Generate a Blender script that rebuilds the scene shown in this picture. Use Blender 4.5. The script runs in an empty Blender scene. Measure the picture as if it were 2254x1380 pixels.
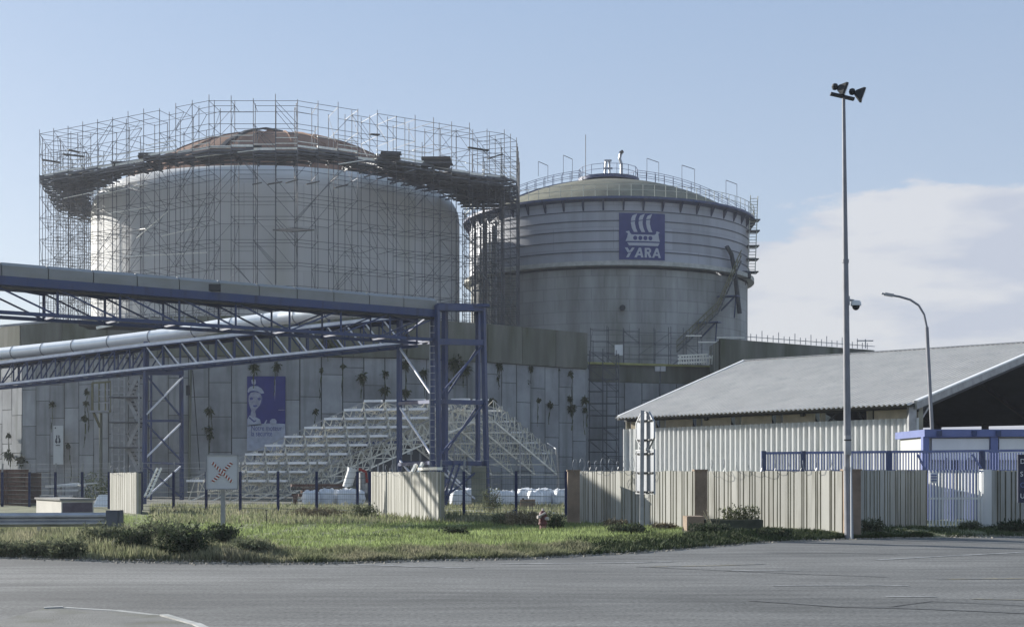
import bpy, bmesh, math, random
import numpy as np
from mathutils import Vector, Matrix
random.seed(7); rng = np.random.default_rng(7)
S = bpy.context.scene
COL = S.collection
R = math.radians
pi = math.pi

# ------------------------------------------------------------------ camera
F = 3100.0; PW = 2254.0; PH = 1380.0; CX = 1127.0; HY = 1045.0; CH = 1.5
cd = bpy.data.cameras.new('camera'); cam = bpy.data.objects.new('camera', cd); COL.objects.link(cam)
cam.location = (0, 0, CH); cam.rotation_euler = (R(90), 0, 0)
cd.sensor_width = 36.0; cd.lens = 36.0 * F / PW
cd.shift_y = (HY - PH / 2) / PW
cd.clip_start = 0.1; cd.clip_end = 6000
S.camera = cam

# ------------------------------------------------------------------ sky, sun, exposure
SUN_AZ = 56.0; SUN_EL = 19.0       # degrees left of the view direction, and above the horizon
sv = Vector((-math.sin(R(SUN_AZ)) * math.cos(R(SUN_EL)), math.cos(R(SUN_AZ)) * math.cos(R(SUN_EL)), math.sin(R(SUN_EL))))
W = bpy.data.worlds.new('World'); S.world = W; W.use_nodes = True
nt = W.node_tree; nt.nodes.clear()
def N(t, nt=nt, **k):
    n = nt.nodes.new(t)
    for a, b in k.items(): setattr(n, a, b)
    return n
L = nt.links.new
sky = N('ShaderNodeTexSky'); sky.sky_type = 'NISHITA'; sky.sun_disc = False
sky.sun_elevation = R(SUN_EL); sky.sun_rotation = R(-SUN_AZ)
sky.altitude = 0; sky.air_density = 1.0; sky.dust_density = 1.2; sky.ozone_density = 2.0
def M_(op, a, b=None, c=None, clamp=False):
    m = N('ShaderNodeMath'); m.operation = op; m.use_clamp = clamp
    for i, v in enumerate((a, b, c)):
        if v is None: continue
        if isinstance(v, (int, float)): m.inputs[i].default_value = v
        else: L(v, m.inputs[i])
    return m.outputs[0]
tc = N('ShaderNodeTexCoord'); sp = N('ShaderNodeSeparateXYZ'); L(tc.outputs['Generated'], sp.inputs[0])
az = M_('ARCTAN2', sp.outputs[0], sp.outputs[1]); el = M_('ARCSINE', sp.outputs[2])
cb = N('ShaderNodeCombineXYZ'); L(M_('MULTIPLY', az, 3.0), cb.inputs[0]); L(M_('MULTIPLY', el, 11.0), cb.inputs[1])
n1 = N('ShaderNodeTexNoise'); L(cb.outputs[0], n1.inputs['Vector']); n1.inputs['Scale'].default_value = 1.6
n1.inputs['Detail'].default_value = 12; n1.inputs['Roughness'].default_value = .6; n1.inputs['Distortion'].default_value = .25
# a bank of cumulus low over the horizon to the right of the tanks, thinning upward
bank = N('ShaderNodeMapRange'); bank.interpolation_type = 'SMOOTHSTEP'
L(M_('ADD', el, M_('MULTIPLY', M_('SINE', M_('MULTIPLY', az, 5.0)), -0.03)), bank.inputs['Value'])
bank.inputs['From Min'].default_value = .265; bank.inputs['From Max'].default_value = .10
bank.inputs['To Min'].default_value = -.5; bank.inputs['To Max'].default_value = .34
side = N('ShaderNodeMapRange'); side.interpolation_type = 'SMOOTHSTEP'; L(az, side.inputs['Value'])
side.inputs['From Min'].default_value = .02; side.inputs['From Max'].default_value = .17
side.inputs['To Min'].default_value = -.5; side.inputs['To Max'].default_value = 0
dens = M_('ADD', M_('ADD', n1.outputs[0], bank.outputs[0]), side.outputs[0])
msk = N('ShaderNodeMapRange'); msk.interpolation_type = 'SMOOTHSTEP'; L(dens, msk.inputs['Value'])
msk.inputs['From Min'].default_value = .61; msk.inputs['From Max'].default_value = .69; msk.inputs['To Max'].default_value = .82
n2 = N('ShaderNodeTexNoise'); L(cb.outputs[0], n2.inputs['Vector']); n2.inputs['Scale'].default_value = 2.1; n2.inputs['Detail'].default_value = 7
cr = N('ShaderNodeValToRGB'); L(n2.outputs[0], cr.inputs[0])
cr.color_ramp.elements[0].position = .44; cr.color_ramp.elements[0].color = (3.7, 3.95, 4.6, 1)
cr.color_ramp.elements[1].position = .55; cr.color_ramp.elements[1].color = (4.9, 4.95, 5.15, 1)
# thin high veil over the blue
vr = N('ShaderNodeValToRGB'); L(M_('MULTIPLY', el, 1.6, clamp=True), vr.inputs[0])
vr.color_ramp.elements[0].position = .0; vr.color_ramp.elements[0].color = (4.3, 4.6, 5.2, 1)
vr.color_ramp.elements[1].position = .62; vr.color_ramp.elements[1].color = (2.5, 3.4, 4.9, 1)
veil = N('ShaderNodeMixRGB'); veil.inputs[0].default_value = .7; L(sky.outputs[0], veil.inputs[1]); L(vr.outputs[0], veil.inputs[2])
mx = N('ShaderNodeMixRGB'); L(msk.outputs[0], mx.inputs[0]); L(veil.outputs[0], mx.inputs[1]); L(cr.outputs[0], mx.inputs[2])
bg = N('ShaderNodeBackground'); bg.inputs[1].default_value = .055; L(mx.outputs[0], bg.inputs[0])
wo = N('ShaderNodeOutputWorld'); L(bg.outputs[0], wo.inputs[0])
sd = bpy.data.lights.new('sun', 'SUN'); so = bpy.data.objects.new('sun', sd); COL.objects.link(so)
sd.energy = 3.3; sd.angle = R(.53); sd.color = (1, .96, .89)
so.rotation_euler = (-sv).to_track_quat('-Z', 'Y').to_euler(); so.location = (-60, 40, 60)
S.view_settings.view_transform = 'Standard'; S.view_settings.look = 'None'
S.view_settings.exposure = 1.45; S.view_settings.gamma = 1; S.view_settings.use_curve_mapping = False

# ------------------------------------------------------------------ helpers
def P(x, y, Y): return Vector(((x - CX) / F * Y, Y, CH + (HY - y) / F * Y))
def PX(x, Y, z=0.0): return Vector(((x - CX) / F * Y, Y, z))

MATS = {}
def mat(name, col, rough=.8, metal=0., var=.18, scale=1.5, col2=None, streak=0., rand=0., island=0., bump=0., bscale=30., spec=.35,
        trans=0., grime=None, gsc=(1.2, 1.2, .12), gpos=(.5, .72)):
    if name in MATS: return MATS[name]
    m = bpy.data.materials.new(name); m.use_nodes = True; t = m.node_tree; t.nodes.clear(); MATS[name] = m
    def n(ty, **k): return N(ty, nt=t, **k)
    l = t.links.new
    geo = n('ShaderNodeNewGeometry')
    mp = n('ShaderNodeMapping'); l(geo.outputs['Position'], mp.inputs[0]); mp.inputs['Scale'].default_value = (1, 1, .16 if streak else 1)
    no = n('ShaderNodeTexNoise'); l(mp.outputs[0], no.inputs[0]); no.inputs['Scale'].default_value = scale; no.inputs['Detail'].default_value = 6
    no.inputs['Roughness'].default_value = .62
    rp = n('ShaderNodeValToRGB'); l(no.outputs[0], rp.inputs[0])
    a = col2 if col2 else tuple(c * (1 - var) for c in col); b = col if col2 else tuple(min(1, c * (1 + var)) for c in col)
    rp.color_ramp.elements[0].position = .33; rp.color_ramp.elements[0].color = (*a, 1)
    rp.color_ramp.elements[1].position = .67; rp.color_ramp.elements[1].color = (*b, 1)
    out = rp.outputs[0]
    if grime:
        m2 = n('ShaderNodeMapping'); l(geo.outputs['Position'], m2.inputs[0]); m2.inputs['Scale'].default_value = gsc
        g = n('ShaderNodeTexNoise'); l(m2.outputs[0], g.inputs[0]); g.inputs['Scale'].default_value = 1; g.inputs['Detail'].default_value = 5
        r2 = n('ShaderNodeMapRange'); l(g.outputs[0], r2.inputs[0]); r2.inputs[1].default_value = gpos[0]; r2.inputs[2].default_value = gpos[1]
        r2.inputs[4].default_value = .8
        mm = n('ShaderNodeMixRGB'); l(r2.outputs[0], mm.inputs[0]); l(out, mm.inputs[1]); mm.inputs[2].default_value = (*grime, 1); out = mm.outputs[0]
    for amt, src in ((rand, 'obj'), (island, 'isl')):
        if amt:
            s = n('ShaderNodeObjectInfo').outputs['Random'] if src == 'obj' else geo.outputs['Random Per Island']
            mr = n('ShaderNodeMapRange'); l(s, mr.inputs[0]); mr.inputs[3].default_value = 1 - amt; mr.inputs[4].default_value = 1 + amt
            hv = n('ShaderNodeHueSaturation'); l(mr.outputs[0], hv.inputs['Value']); l(out, hv.inputs['Color']); out = hv.outputs[0]
    bs = n('ShaderNodeBsdfPrincipled'); l(out, bs.inputs['Base Color'])
    bs.inputs['Roughness'].default_value = rough; bs.inputs['Metallic'].default_value = metal
    bs.inputs['Specular IOR Level'].default_value = spec
    if bump:
        nb = n('ShaderNodeTexNoise'); l(geo.outputs['Position'], nb.inputs[0]); nb.inputs['Scale'].default_value = bscale; nb.inputs['Detail'].default_value = 4
        bp = n('ShaderNodeBump'); l(nb.outputs[0], bp.inputs['Height']); bp.inputs['Strength'].default_value = bump; bp.inputs['Distance'].default_value = .05
        l(bp.outputs[0], bs.inputs['Normal'])
    o = n('ShaderNodeOutputMaterial'); surf = bs.outputs[0]
    if trans:
        tl = n('ShaderNodeBsdfTranslucent'); l(out, tl.inputs[0]); ms_ = n('ShaderNodeMixShader'); ms_.inputs[0].default_value = trans
        l(surf, ms_.inputs[1]); l(tl.outputs[0], ms_.inputs[2]); surf = ms_.outputs[0]
    l(surf, o.inputs[0])
    m['bsdf'] = 1
    return m

blue = mat('blue_paint', (.036, .058, .15), .5, var=.2, scale=1.2, col2=(.055, .072, .135), grime=(.03, .03, .05), gsc=(3, 3, .6), gpos=(.55, .75))
bluef = mat('blue_frame_paint', (.13, .16, .32), .5, var=.1)
navy = mat('navy_post_paint', (.012, .02, .07), .5)
galv = mat('galvanised_steel', (.30, .31, .32), .42, .55, var=.2, scale=3)
tube_m = mat('scaffold_tube_steel', (.085, .09, .10), .6, .2, var=.3, scale=2)
board = mat('scaffold_board', (.10, .095, .085), .85, rand=.35)
alu = mat('aluminium', (.80, .78, .70), .42, .15, var=.15, scale=4)
white = mat('white_paint', (.72, .72, .70), .5, var=.06)
whitedirty = mat('white_cladding_paint', (.62, .63, .62), .55, var=.08, scale=1, streak=1, grime=(.34, .34, .28), gsc=(2, 2, .5), gpos=(.6, .82))
conc_t1 = mat('pale_tank_render', (.54, .54, .525), .75, var=.08, scale=.18, streak=1, grime=(.42, .42, .36), gsc=(.28, .28, .05), gpos=(.5, .75))
conc_bund = mat('bund_panel_concrete', (.26, .27, .275), .85, var=.2, scale=.5, rand=.16, grime=(.13, .14, .13), gsc=(1.6, 1.6, .16), gpos=(.48, .78))
bund_back = mat('bund_joint_dark', (.05, .055, .05), .95)
parapet_m = mat('mossy_parapet_concrete', (.16, .16, .135), .92, var=.3, scale=.35, streak=1, grime=(.055, .065, .03), gsc=(.8, .8, .14), gpos=(.42, .7), rand=.1)
conc_low = mat('dark_tank_concrete', (.34, .345, .335), .9, var=.3, scale=.3, streak=1, grime=(.15, .155, .125), gsc=(.5, .5, .08), gpos=(.42, .7))
steel_t2 = mat('tank_steel_plate', (.36, .37, .40), .55, .1, var=.16, scale=.2, streak=1, grime=(.22, .23, .22), gsc=(.5, .5, .06), gpos=(.5, .8))
olive = mat('lichen_dome_concrete', (.165, .16, .115), .9, var=.3, scale=.35)
rust = mat('rusty_dome_steel', (.24, .145, .10), .9, var=.3, scale=.35, col2=(.19, .11, .075), spec=.2)
fconc = mat('fence_concrete', (.385, .38, .345), .85, var=.14, scale=1.2, streak=1, rand=.07, grime=(.17, .165, .13), gsc=(6, 6, .5), gpos=(.48, .75))
fgroove = mat('fence_groove_concrete', (.26, .25, .19), .95, var=.2, scale=2)
brown = mat('brown_pier_concrete', (.23, .175, .13), .9, var=.25, scale=1.6, bump=.3)
roofm = mat('roof_sheet_steel', (.58, .55, .50), .8, 0., var=.08, scale=.6, grime=(.42, .41, .38), gsc=(1.5, 1.5, 1.5), gpos=(.5, .85))
dark = mat('dark_steel', (.03, .032, .035), .6, .2)
black = mat('black_rubber', (.015, .015, .015), .8)
beige = mat('beige_sheet', (.60, .54, .42), .8, trans=.5)
soil = mat('verge_soil', (.13, .135, .075), .98, var=.4, scale=1.5, bump=.5, bscale=8)
yardm = mat('yard_gravel', (.12, .12, .10), .95, var=.3, scale=.8)
bagm = mat('white_woven_plastic', (.72, .74, .76), .6, var=.08, scale=6, rand=.08)
rustiron = mat('rusty_iron', (.125, .075, .06), .85, var=.4, scale=3)
yellow = mat('dull_yellow_paint', (.15, .145, .08), .7, var=.25, scale=2)
redp = mat('red_paint', (.35, .05, .04), .5)
signgrey = mat('sign_grey', (.27, .285, .31), .45, .3, var=.05)
grassm = mat('grass_blade', (.21, .26, .105), .7, trans=.5, var=.35, scale=.5, island=.45, spec=.2)
drym = mat('dry_weed', (.30, .28, .19), .85, trans=.4, var=.35, scale=.8, col2=(.16, .19, .09), island=.45, spec=.1)
leafm = mat('shrub_leaf', (.055, .07, .04), .8, trans=.25, var=.3, scale=3, island=.5, spec=.15)
wallleaf = mat('wall_plant_leaf', (.06, .07, .035), .85, island=.5, spec=.1)
stemm = mat('woody_stem', (.14, .11, .08), .9)

class MB:
    def __init__(s): s.v = []; s.f = []; s.mi = []
    def add(s, vs, fs, mi=0):
        b = len(s.v); s.v += [tuple(v) for v in vs]
        for f in fs: s.f.append(tuple(i + b for i in f)); s.mi.append(mi)
    def box(s, a, b, mi=0):
        x0, y0, z0 = a; x1, y1, z1 = b
        s.add([(x0,y0,z0),(x1,y0,z0),(x1,y1,z0),(x0,y1,z0),(x0,y0,z1),(x1,y0,z1),(x1,y1,z1),(x0,y1,z1)],
              [(0,3,2,1),(4,5,6,7),(0,1,5,4),(1,2,6,5),(2,3,7,6),(3,0,4,7)], mi)
    def bar(s, a, b, w, h=None, mi=0, n=4, up=Vector((0, 0, 1))):
        a = Vector(a); b = Vector(b); d = (b - a)
        if d.length < 1e-6: return
        d.normalize(); h = h or w
        if abs(d.dot(up)) > .98: up = Vector((0, 1, 0))
        x = d.cross(up).normalized(); y = x.cross(d).normalized()
        if n == 4: o = [(-.5,-.5),(.5,-.5),(.5,.5),(-.5,.5)]
        else: o = [(.5*math.cos(2*pi*i/n), .5*math.sin(2*pi*i/n)) for i in range(n)]
        vs = [a + x*w*p + y*h*q for p, q in o] + [b + x*w*p + y*h*q for p, q in o]
        s.add(vs, [(i, (i+1) % n, (i+1) % n + n, i + n) for i in range(n)] + [tuple(range(n))[::-1], tuple(range(n, 2*n))], mi)
    def prism(s, poly, off, mi=0):        # closed 3-D polygon swept by a vector
        n = len(poly); off = Vector(off)
        vs = [Vector(p) for p in poly] + [Vector(p) + off for p in poly]
        s.add(vs, [tuple(range(n))[::-1], tuple(range(n, 2*n))] + [(i, (i+1) % n, (i+1) % n + n, i + n) for i in range(n)], mi)
    def lathe(s, c, prof, n=96, mi=0, a0=0, a1=2*pi, cap=False):
        b = len(s.v); full = abs(a1 - a0 - 2*pi) < 1e-6; k = n if full else n + 1
        for r, z in prof:
            for i in range(k):
                t = a0 + (a1 - a0) * i / n; s.v.append((c[0] + r*math.cos(t), c[1] + r*math.sin(t), c[2] + z))
        for j in range(len(prof) - 1):
            for i in range(n):
                i2 = (i + 1) % k
                s.f.append((b+j*k+i, b+j*k+i2, b+(j+1)*k+i2, b+(j+1)*k+i)); s.mi.append(mi)
        if cap: s.f.append(tuple(b + (len(prof)-1)*k + i for i in range(k))); s.mi.append(mi)
    def mesh(s, name, mats, origin=Vector((0, 0, 0)), smooth=False):
        me = bpy.data.meshes.new(name)
        me.from_pydata([(v[0]-origin[0], v[1]-origin[1], v[2]-origin[2]) for v in s.v], [], s.f)
        for m in (mats if isinstance(mats, (list, tuple)) else [mats]): me.materials.append(m)
        me.polygons.foreach_set('material_index', s.mi)
        bm = bmesh.new(); bm.from_mesh(me); bmesh.ops.recalc_face_normals(bm, faces=bm.faces); bm.to_mesh(me); bm.free()
        if smooth:
            me.polygons.foreach_set('use_smooth', [True] * len(me.polygons)); me.set_sharp_from_angle(angle=R(35))
        me.update(); return me
    def build(s, name, mats, parent=None, smooth=False, label=None, kind=None):
        org = wloc(parent) if parent else Vector((0, 0, 0))
        o = bpy.data.objects.new(name, s.mesh(name, mats, org, smooth)); COL.objects.link(o)
        if parent: o.parent = parent
        if label: o['label'] = label
        if kind: o['kind'] = kind
        return o
def wloc(o):
    v = Vector(o.location); p = o.parent
    while p: v = v + Vector(p.location); p = p.parent
    return v
def thing(name, label, cat, loc=(0, 0, 0), group=None):
    o = bpy.data.objects.new(name, None); COL.objects.link(o); o.location = loc; o.empty_display_size = .3
    o['label'] = label; o['category'] = cat
    if group: o['group'] = group
    return o
def tag(o, label, cat, group=None):
    o['label'] = label; o['category'] = cat
    if group: o['group'] = group
    return o
def setting(o): o['kind'] = 'structure'; return o

UNIT = {}
def unit(shape, m):
    k = (shape, m.name)
    if k not in UNIT:
        b = MB()
        b.bar((0, 0, 0), (0, 0, 1), 1, 1, n={'box': 4, 'tube': 8, 'tri': 3}[shape])
        UNIT[k] = b.mesh('bar_' + shape, m, smooth=(shape == 'tube'))
    return UNIT[k]
def bar(name, a, b, w, h, m, parent, shape='box', up=Vector((0, 0, 1)), label=None):
    """one straight member as an object of its own, sharing a unit mesh"""
    a = Vector(a); b = Vector(b); d = b - a; ln = d.length; d.normalize()
    if abs(d.dot(up)) > .98: up = Vector((0, 1, 0))
    x = d.cross(up).normalized(); y = d.cross(x).normalized()
    o = bpy.data.objects.new(name, unit(shape, m)); COL.objects.link(o)
    rot = Matrix((x, y, d)).transposed()
    o.parent = parent; o.rotation_mode = 'QUATERNION'; o.rotation_quaternion = rot.to_quaternion()
    o.location = a - (wloc(parent) if parent else Vector()); o.scale = (w, h, ln)
    if label: o['label'] = label
    return o
def lerp(a, b, t): return a + (b - a) * t

# ------------------------------------------------------------------ ground, road, verge
ground = MB(); ground.add([(-900, -60, -.06), (900, -60, -.06), (900, 3000, -.06), (-900, 3000, -.06)], [(0, 1, 2, 3)])
setting(ground.build('ground', yardm))

def asphalt():
    m = bpy.data.materials.new('asphalt'); m.use_nodes = True; t = m.node_tree; b = t.nodes['Principled BSDF']; l = t.links.new
    geo = N('ShaderNodeNewGeometry', nt=t)
    def nz(sc, det, scale3=(1, 1, 1)):
        mp = N('ShaderNodeMapping', nt=t); l(geo.outputs['Position'], mp.inputs[0]); mp.inputs['Scale'].default_value = scale3
        n = N('ShaderNodeTexNoise', nt=t); l(mp.outputs[0], n.inputs[0]); n.inputs['Scale'].default_value = sc; n.inputs['Detail'].default_value = det; n.inputs['Roughness'].default_value = .65; return n.outputs[0]
    big = nz(.22, 5, (.35, 1.5, 1)); fine = nz(20, 5); mid = nz(1.7, 6, (.3, 1.6, 1))
    r = N('ShaderNodeValToRGB', nt=t); l(big, r.inputs[0]); r.color_ramp.elements[0].position = .35; r.color_ramp.elements[1].position = .65
    r.color_ramp.elements[0].color = (.088, .09, .088, 1); r.color_ramp.elements[1].color = (.178, .178, .17, 1)
    r2 = N('ShaderNodeMapRange', nt=t); l(mid, r2.inputs[0]); r2.inputs[1].default_value = .3; r2.inputs[2].default_value = .7; r2.inputs[3].default_value = .74; r2.inputs[4].default_value = 1.24
    r3 = N('ShaderNodeMapRange', nt=t); l(fine, r3.inputs[0]); r3.inputs[1].default_value = .3; r3.inputs[2].default_value = .7; r3.inputs[3].default_value = .5; r3.inputs[4].default_value = 1.5
    mu = N('ShaderNodeMath', nt=t, operation='MULTIPLY'); l(r2.outputs[0], mu.inputs[0]); l(r3.outputs[0], mu.inputs[1])
    hv = N('ShaderNodeHueSaturation', nt=t); l(r.outputs[0], hv.inputs['Color']); l(mu.outputs[0], hv.inputs['Value'])
    l(hv.outputs[0], b.inputs['Base Color']); b.inputs['Roughness'].default_value = .9; b.inputs['Specular IOR Level'].default_value = .25
    bp = N('ShaderNodeBump', nt=t); l(fine, bp.inputs['Height']); bp.inputs['Strength'].default_value = .35; bp.inputs['Distance'].default_value = .01; l(bp.outputs[0], b.inputs['Normal'])
    return m
asph = asphalt()
rd = MB(); rd.add([(-300, -40, 0), (300, -40, 0), (300, 58, 0), (-300, 58, 0)], [(0, 1, 2, 3)])
setting(rd.build('road', asph))

EDGE = [(-300, 1222), (0, 1226), (300, 1236), (600, 1240), (760, 1238), (950, 1232), (1140, 1229), (1400, 1216), (1560, 1203), (1700, 1192), (1850, 1186), (2000, 1183), (2254, 1180), (2700, 1176)]
def edgeY(px):
    for (a, ya), (b, yb) in zip(EDGE, EDGE[1:]):
        if a <= px <= b: return CH * F / (lerp(ya, yb, (px - a) / (b - a)) - HY)
    return CH * F / (EDGE[0][1] - HY) if px < EDGE[0][0] else CH * F / (EDGE[-1][1] - HY)
def vz(px, Y):                         # verge height above the road
    d = Y - edgeY(px); t = max(0., min(1., d / 1.6)); return .02 + .14 * t * t * (3 - 2*t)
vb = MB(); rows = []
pxs = [-300 + 30*i for i in range(101)]
for px in pxs:
    e = edgeY(px) + .12 * math.sin(px * .06) + .08 * math.sin(px * .151); rows.append([])
    for k in range(26):
        Y = e + (k / 25) ** 1.8 * (64 - e)
        j = .03 * math.sin(Y * 3.1 + px * .05) * min(1, k / 3)
        rows[-1].append(len(vb.v)); vb.v.append(((px - CX) / F * Y, Y, (vz(px, Y) if k else -.01) + j))
for i in range(len(pxs) - 1):
    for k in range(25): vb.f.append((rows[i][k], rows[i+1][k], rows[i+1][k+1], rows[i][k+1])); vb.mi.append(0)
setting(vb.build('verge', soil, smooth=True))

# painted road lines (worn, thin sheets 4 mm up)
def worn(name, col, lo, hi):
    m = bpy.data.materials.new(name); m.use_nodes = True; t = m.node_tree; b = t.nodes['Principled BSDF']; l = t.links.new
    geo = N('ShaderNodeNewGeometry', nt=t); n = N('ShaderNodeTexNoise', nt=t); l(geo.outputs['Position'], n.inputs[0]); n.inputs['Scale'].default_value = 3.2; n.inputs['Detail'].default_value = 8; n.inputs['Roughness'].default_value = .75
    r = N('ShaderNodeMapRange', nt=t); l(n.outputs[0], r.inputs[0]); r.inputs[1].default_value = lo; r.inputs[2].default_value = hi
    mm = N('ShaderNodeMixRGB', nt=t); l(r.outputs[0], mm.inputs[0]); mm.inputs[1].default_value = (.14, .145, .145, 1); mm.inputs[2].default_value = (*col, 1)
    l(mm.outputs[0], b.inputs['Base Color']); b.inputs['Roughness'].default_value = .8
    return m
wline = worn('worn_white_line', (.36, .36, .35), .42, .62); yline = worn('worn_yellow_line', (.30, .25, .12), .44, .66)
def strip(pts, w, m):
    b = MB(); P3 = [PX(x, CH * F / (y - HY), .006) for x, y in pts]; n = len(P3)
    for i, p in enumerate(P3):
        d = (P3[min(i+1, n-1)] - P3[max(i-1, 0)]).normalized(); s = Vector((-d.y, d.x, 0)) * w / 2
        b.v += [tuple(p - s), tuple(p + s)]
    for i in range(n-1): b.f.append((2*i, 2*i+2, 2*i+3, 2*i+1)); b.mi.append(0)
    setting(b.build('road_marking', m))
strip([(1930, 1232), (2080, 1224), (2254, 1215), (2450, 1206)], .16, wline)
strip([(780, 1243), (860, 1245), (960, 1248), (1040, 1250)], .16, wline)
strip([(1100, 1241), (1250, 1240), (1400, 1238), (1480, 1236)], .16, wline)
strip([(1430, 1247), (1560, 1245), (1680, 1241)], .14, yline)
strip([(1600, 1256), (1760, 1255)], .12, wline)
strip([(1700, 1289), (1880, 1288), (2000, 1289)], .1, wline)
strip([(2060, 1275), (2254, 1273), (2300, 1272)], .12, yline)
strip([(1950, 1313), (2060, 1314)], .1, wline)
strip([(2140, 1318), (2254, 1320), (2300, 1321)], .1, yline)
# repaired seams: narrow bitumen bands
bitu = mat('bitumen_seam', (.075, .078, .08), .8, var=.5, scale=4, col2=(.12, .12, .12))
strip([(1690, 1216), (1850, 1217), (1975, 1220)], .07, bitu)
strip([(1400, 1247), (1600, 1256), (1750, 1263), (1950, 1270)], .06, bitu)
strip([(1650, 1322), (1850, 1336), (1960, 1338), (2100, 1343), (2254, 1350), (2300, 1352)], .06, bitu)
strip([(1960, 1335), (2050, 1323), (2254, 1333)], .04, bitu)
# kerbed island at the lower left
isl = [(95, 1342), (140, 1341), (250, 1347), (360, 1358), (430, 1378), (480, 1400), (560, 1450)]
ip = [PX(x, CH * F / (y - HY)) for x, y in isl]
ib = MB(); base = [Vector((p.x, p.y, .02)) for p in ip] + [Vector((ip[-1].x, 4, .02)), Vector((ip[0].x, 4, .02))]
ib.add(base, [tuple(range(len(base)))]); island = setting(ib.build('traffic_island', mat('island_asphalt', (.15, .15, .14), .95, var=.25, scale=1.4, bump=.3, bscale=40, grime=(.08, .085, .05), gsc=(1.5, 1.5, 1), gpos=(.5, .7))))
kerbm = mat('kerb_concrete', (.34, .34, .32), .85, var=.25, scale=3, rand=.12)
fine = []
for a, b in zip(ip, ip[1:]):
    k = max(1, int((b - a).length / .95))
    for i in range(k): fine.append((a.lerp(b, i / k), a.lerp(b, (i + 1) / k)))
for a, b in fine:
    d = (b - a).normalized() * .012
    jz = random.uniform(-.018, .008); jy = random.uniform(-.012, .012); q = MB(); q.bar(a + d + Vector((0, jy, jz)), b - d + Vector((0, -jy, jz + random.uniform(-.008, .008))), .085, .085); q.build('kerb_stone', kerbm, island)

# ------------------------------------------------------------------ tanks
T1 = Vector((-24.8, 150, 0)); R1 = 19.2; Z1 = 30.7
T2 = Vector((11.25, 164.5, 0)); R2 = 16.2; Z2 = 30.6
def add_uv(o, c, rad):
    me = o.data; uv = me.uv_layers.new(name='UVMap'); org = wloc(o)
    co = [v.co + org for v in me.vertices]
    for p in me.polygons:
        angs = [math.atan2(co[v].y - c.y, co[v].x - c.x) for v in p.vertices]
        if max(angs) - min(angs) > pi: angs = [a + 2*pi if a < 0 else a for a in angs]
        for li, v, a in zip(p.loop_indices, p.vertices, angs): uv.data[li].uv = (a * rad, co[v].z)
def plates(m, w, h, dark_, mort=.05, amt=.5, offs=.5):
    """faint plate or shuttering joints with small plate to plate shifts of tone"""
    t = m.node_tree; l = t.links.new; bs = [n for n in t.nodes if n.type == 'BSDF_PRINCIPLED'][0]
    src = bs.inputs['Base Color'].links[0].from_socket
    uv = N('ShaderNodeUVMap', nt=t); br = N('ShaderNodeTexBrick', nt=t); l(uv.outputs[0], br.inputs['Vector'])
    br.inputs['Scale'].default_value = 1; br.inputs['Brick Width'].default_value = w; br.inputs['Row Height'].default_value = h
    br.inputs['Mortar Size'].default_value = mort; br.offset = offs
    br.inputs['Color1'].default_value = (.88, .88, .88, 1); br.inputs['Color2'].default_value = (1.1, 1.1, 1.1, 1); br.inputs['Mortar'].default_value = (dark_, dark_, dark_, 1)
    mm = N('ShaderNodeMixRGB', nt=t, blend_type='MULTIPLY'); mm.inputs[0].default_value = amt; l(src, mm.inputs[1]); l(br.outputs[0], mm.inputs[2]); l(mm.outputs[0], bs.inputs['Base Color'])
plates(conc_low, 2.7, 1.25, .68, .05, .7, .5); plates(steel_t2, 6.5, 2.3, .8, .04, .8); plates(conc_t1, 5.5, 4.1, .86, .08, .6)

t1 = thing('storage_tank', 'tall pale round storage tank with a rust brown domed roof, wrapped in scaffolding', 'storage tank', T1)
b = MB(); b.lathe(T1, [(R1, 0), (R1, Z1 - 2.4), (R1 - .12, Z1 - 1.5), (R1 - .5, Z1 - .7), (R1 - 1.2, Z1 - .2), (R1 - 2.2, Z1)], 128)
add_uv(b.build('tank_wall', conc_t1, t1, True), T1, R1)
b = MB(); rise = 37.35 - Z1; r0 = R1 - 2.2; Rs = (r0*r0 + rise*rise) / (2*rise)
b.lathe(T1, [(r0 * math.cos(a), Z1 + math.sqrt(Rs*Rs - (r0*math.cos(a))**2) - (Rs - rise)) for a in [i * pi / 2 / 14 for i in range(14)]] + [(.01, 37.35)], 96)
dome = b.build('roof', rust, t1, True)
b = MB()
for k in range(24):
    a = 2*pi*k/24; pts = []
    for i in range(9):
        r = r0 * (1 - i / 9 * .93); pts.append(Vector((T1.x + r*math.cos(a), T1.y + r*math.sin(a), Z1 + math.sqrt(Rs*Rs - r*r) - (Rs - rise) + .06)))
    for p, q in zip(pts, pts[1:]): b.bar(p, q, .06, .13)
b.build('roof_rib', rust, dome, kind='stuff')
# a walkway of bent pipe over the dome
b = MB()
pts = [Vector((T1.x - 4 + t*4.5, T1.y - 16 + t * 14, 0)) for t in (0, .25, .5, .75, 1)]
for p in pts:
    rr = (Vector((p.x, p.y, 0)) - Vector((T1.x, T1.y, 0))).length; p.z = Z1 + math.sqrt(Rs*Rs - rr*rr) - (Rs - rise) + .3
for p, q in zip(pts, pts[1:]): b.bar(p, q, .5, .18)
b.build('roof_duct', dark, t1)

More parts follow.
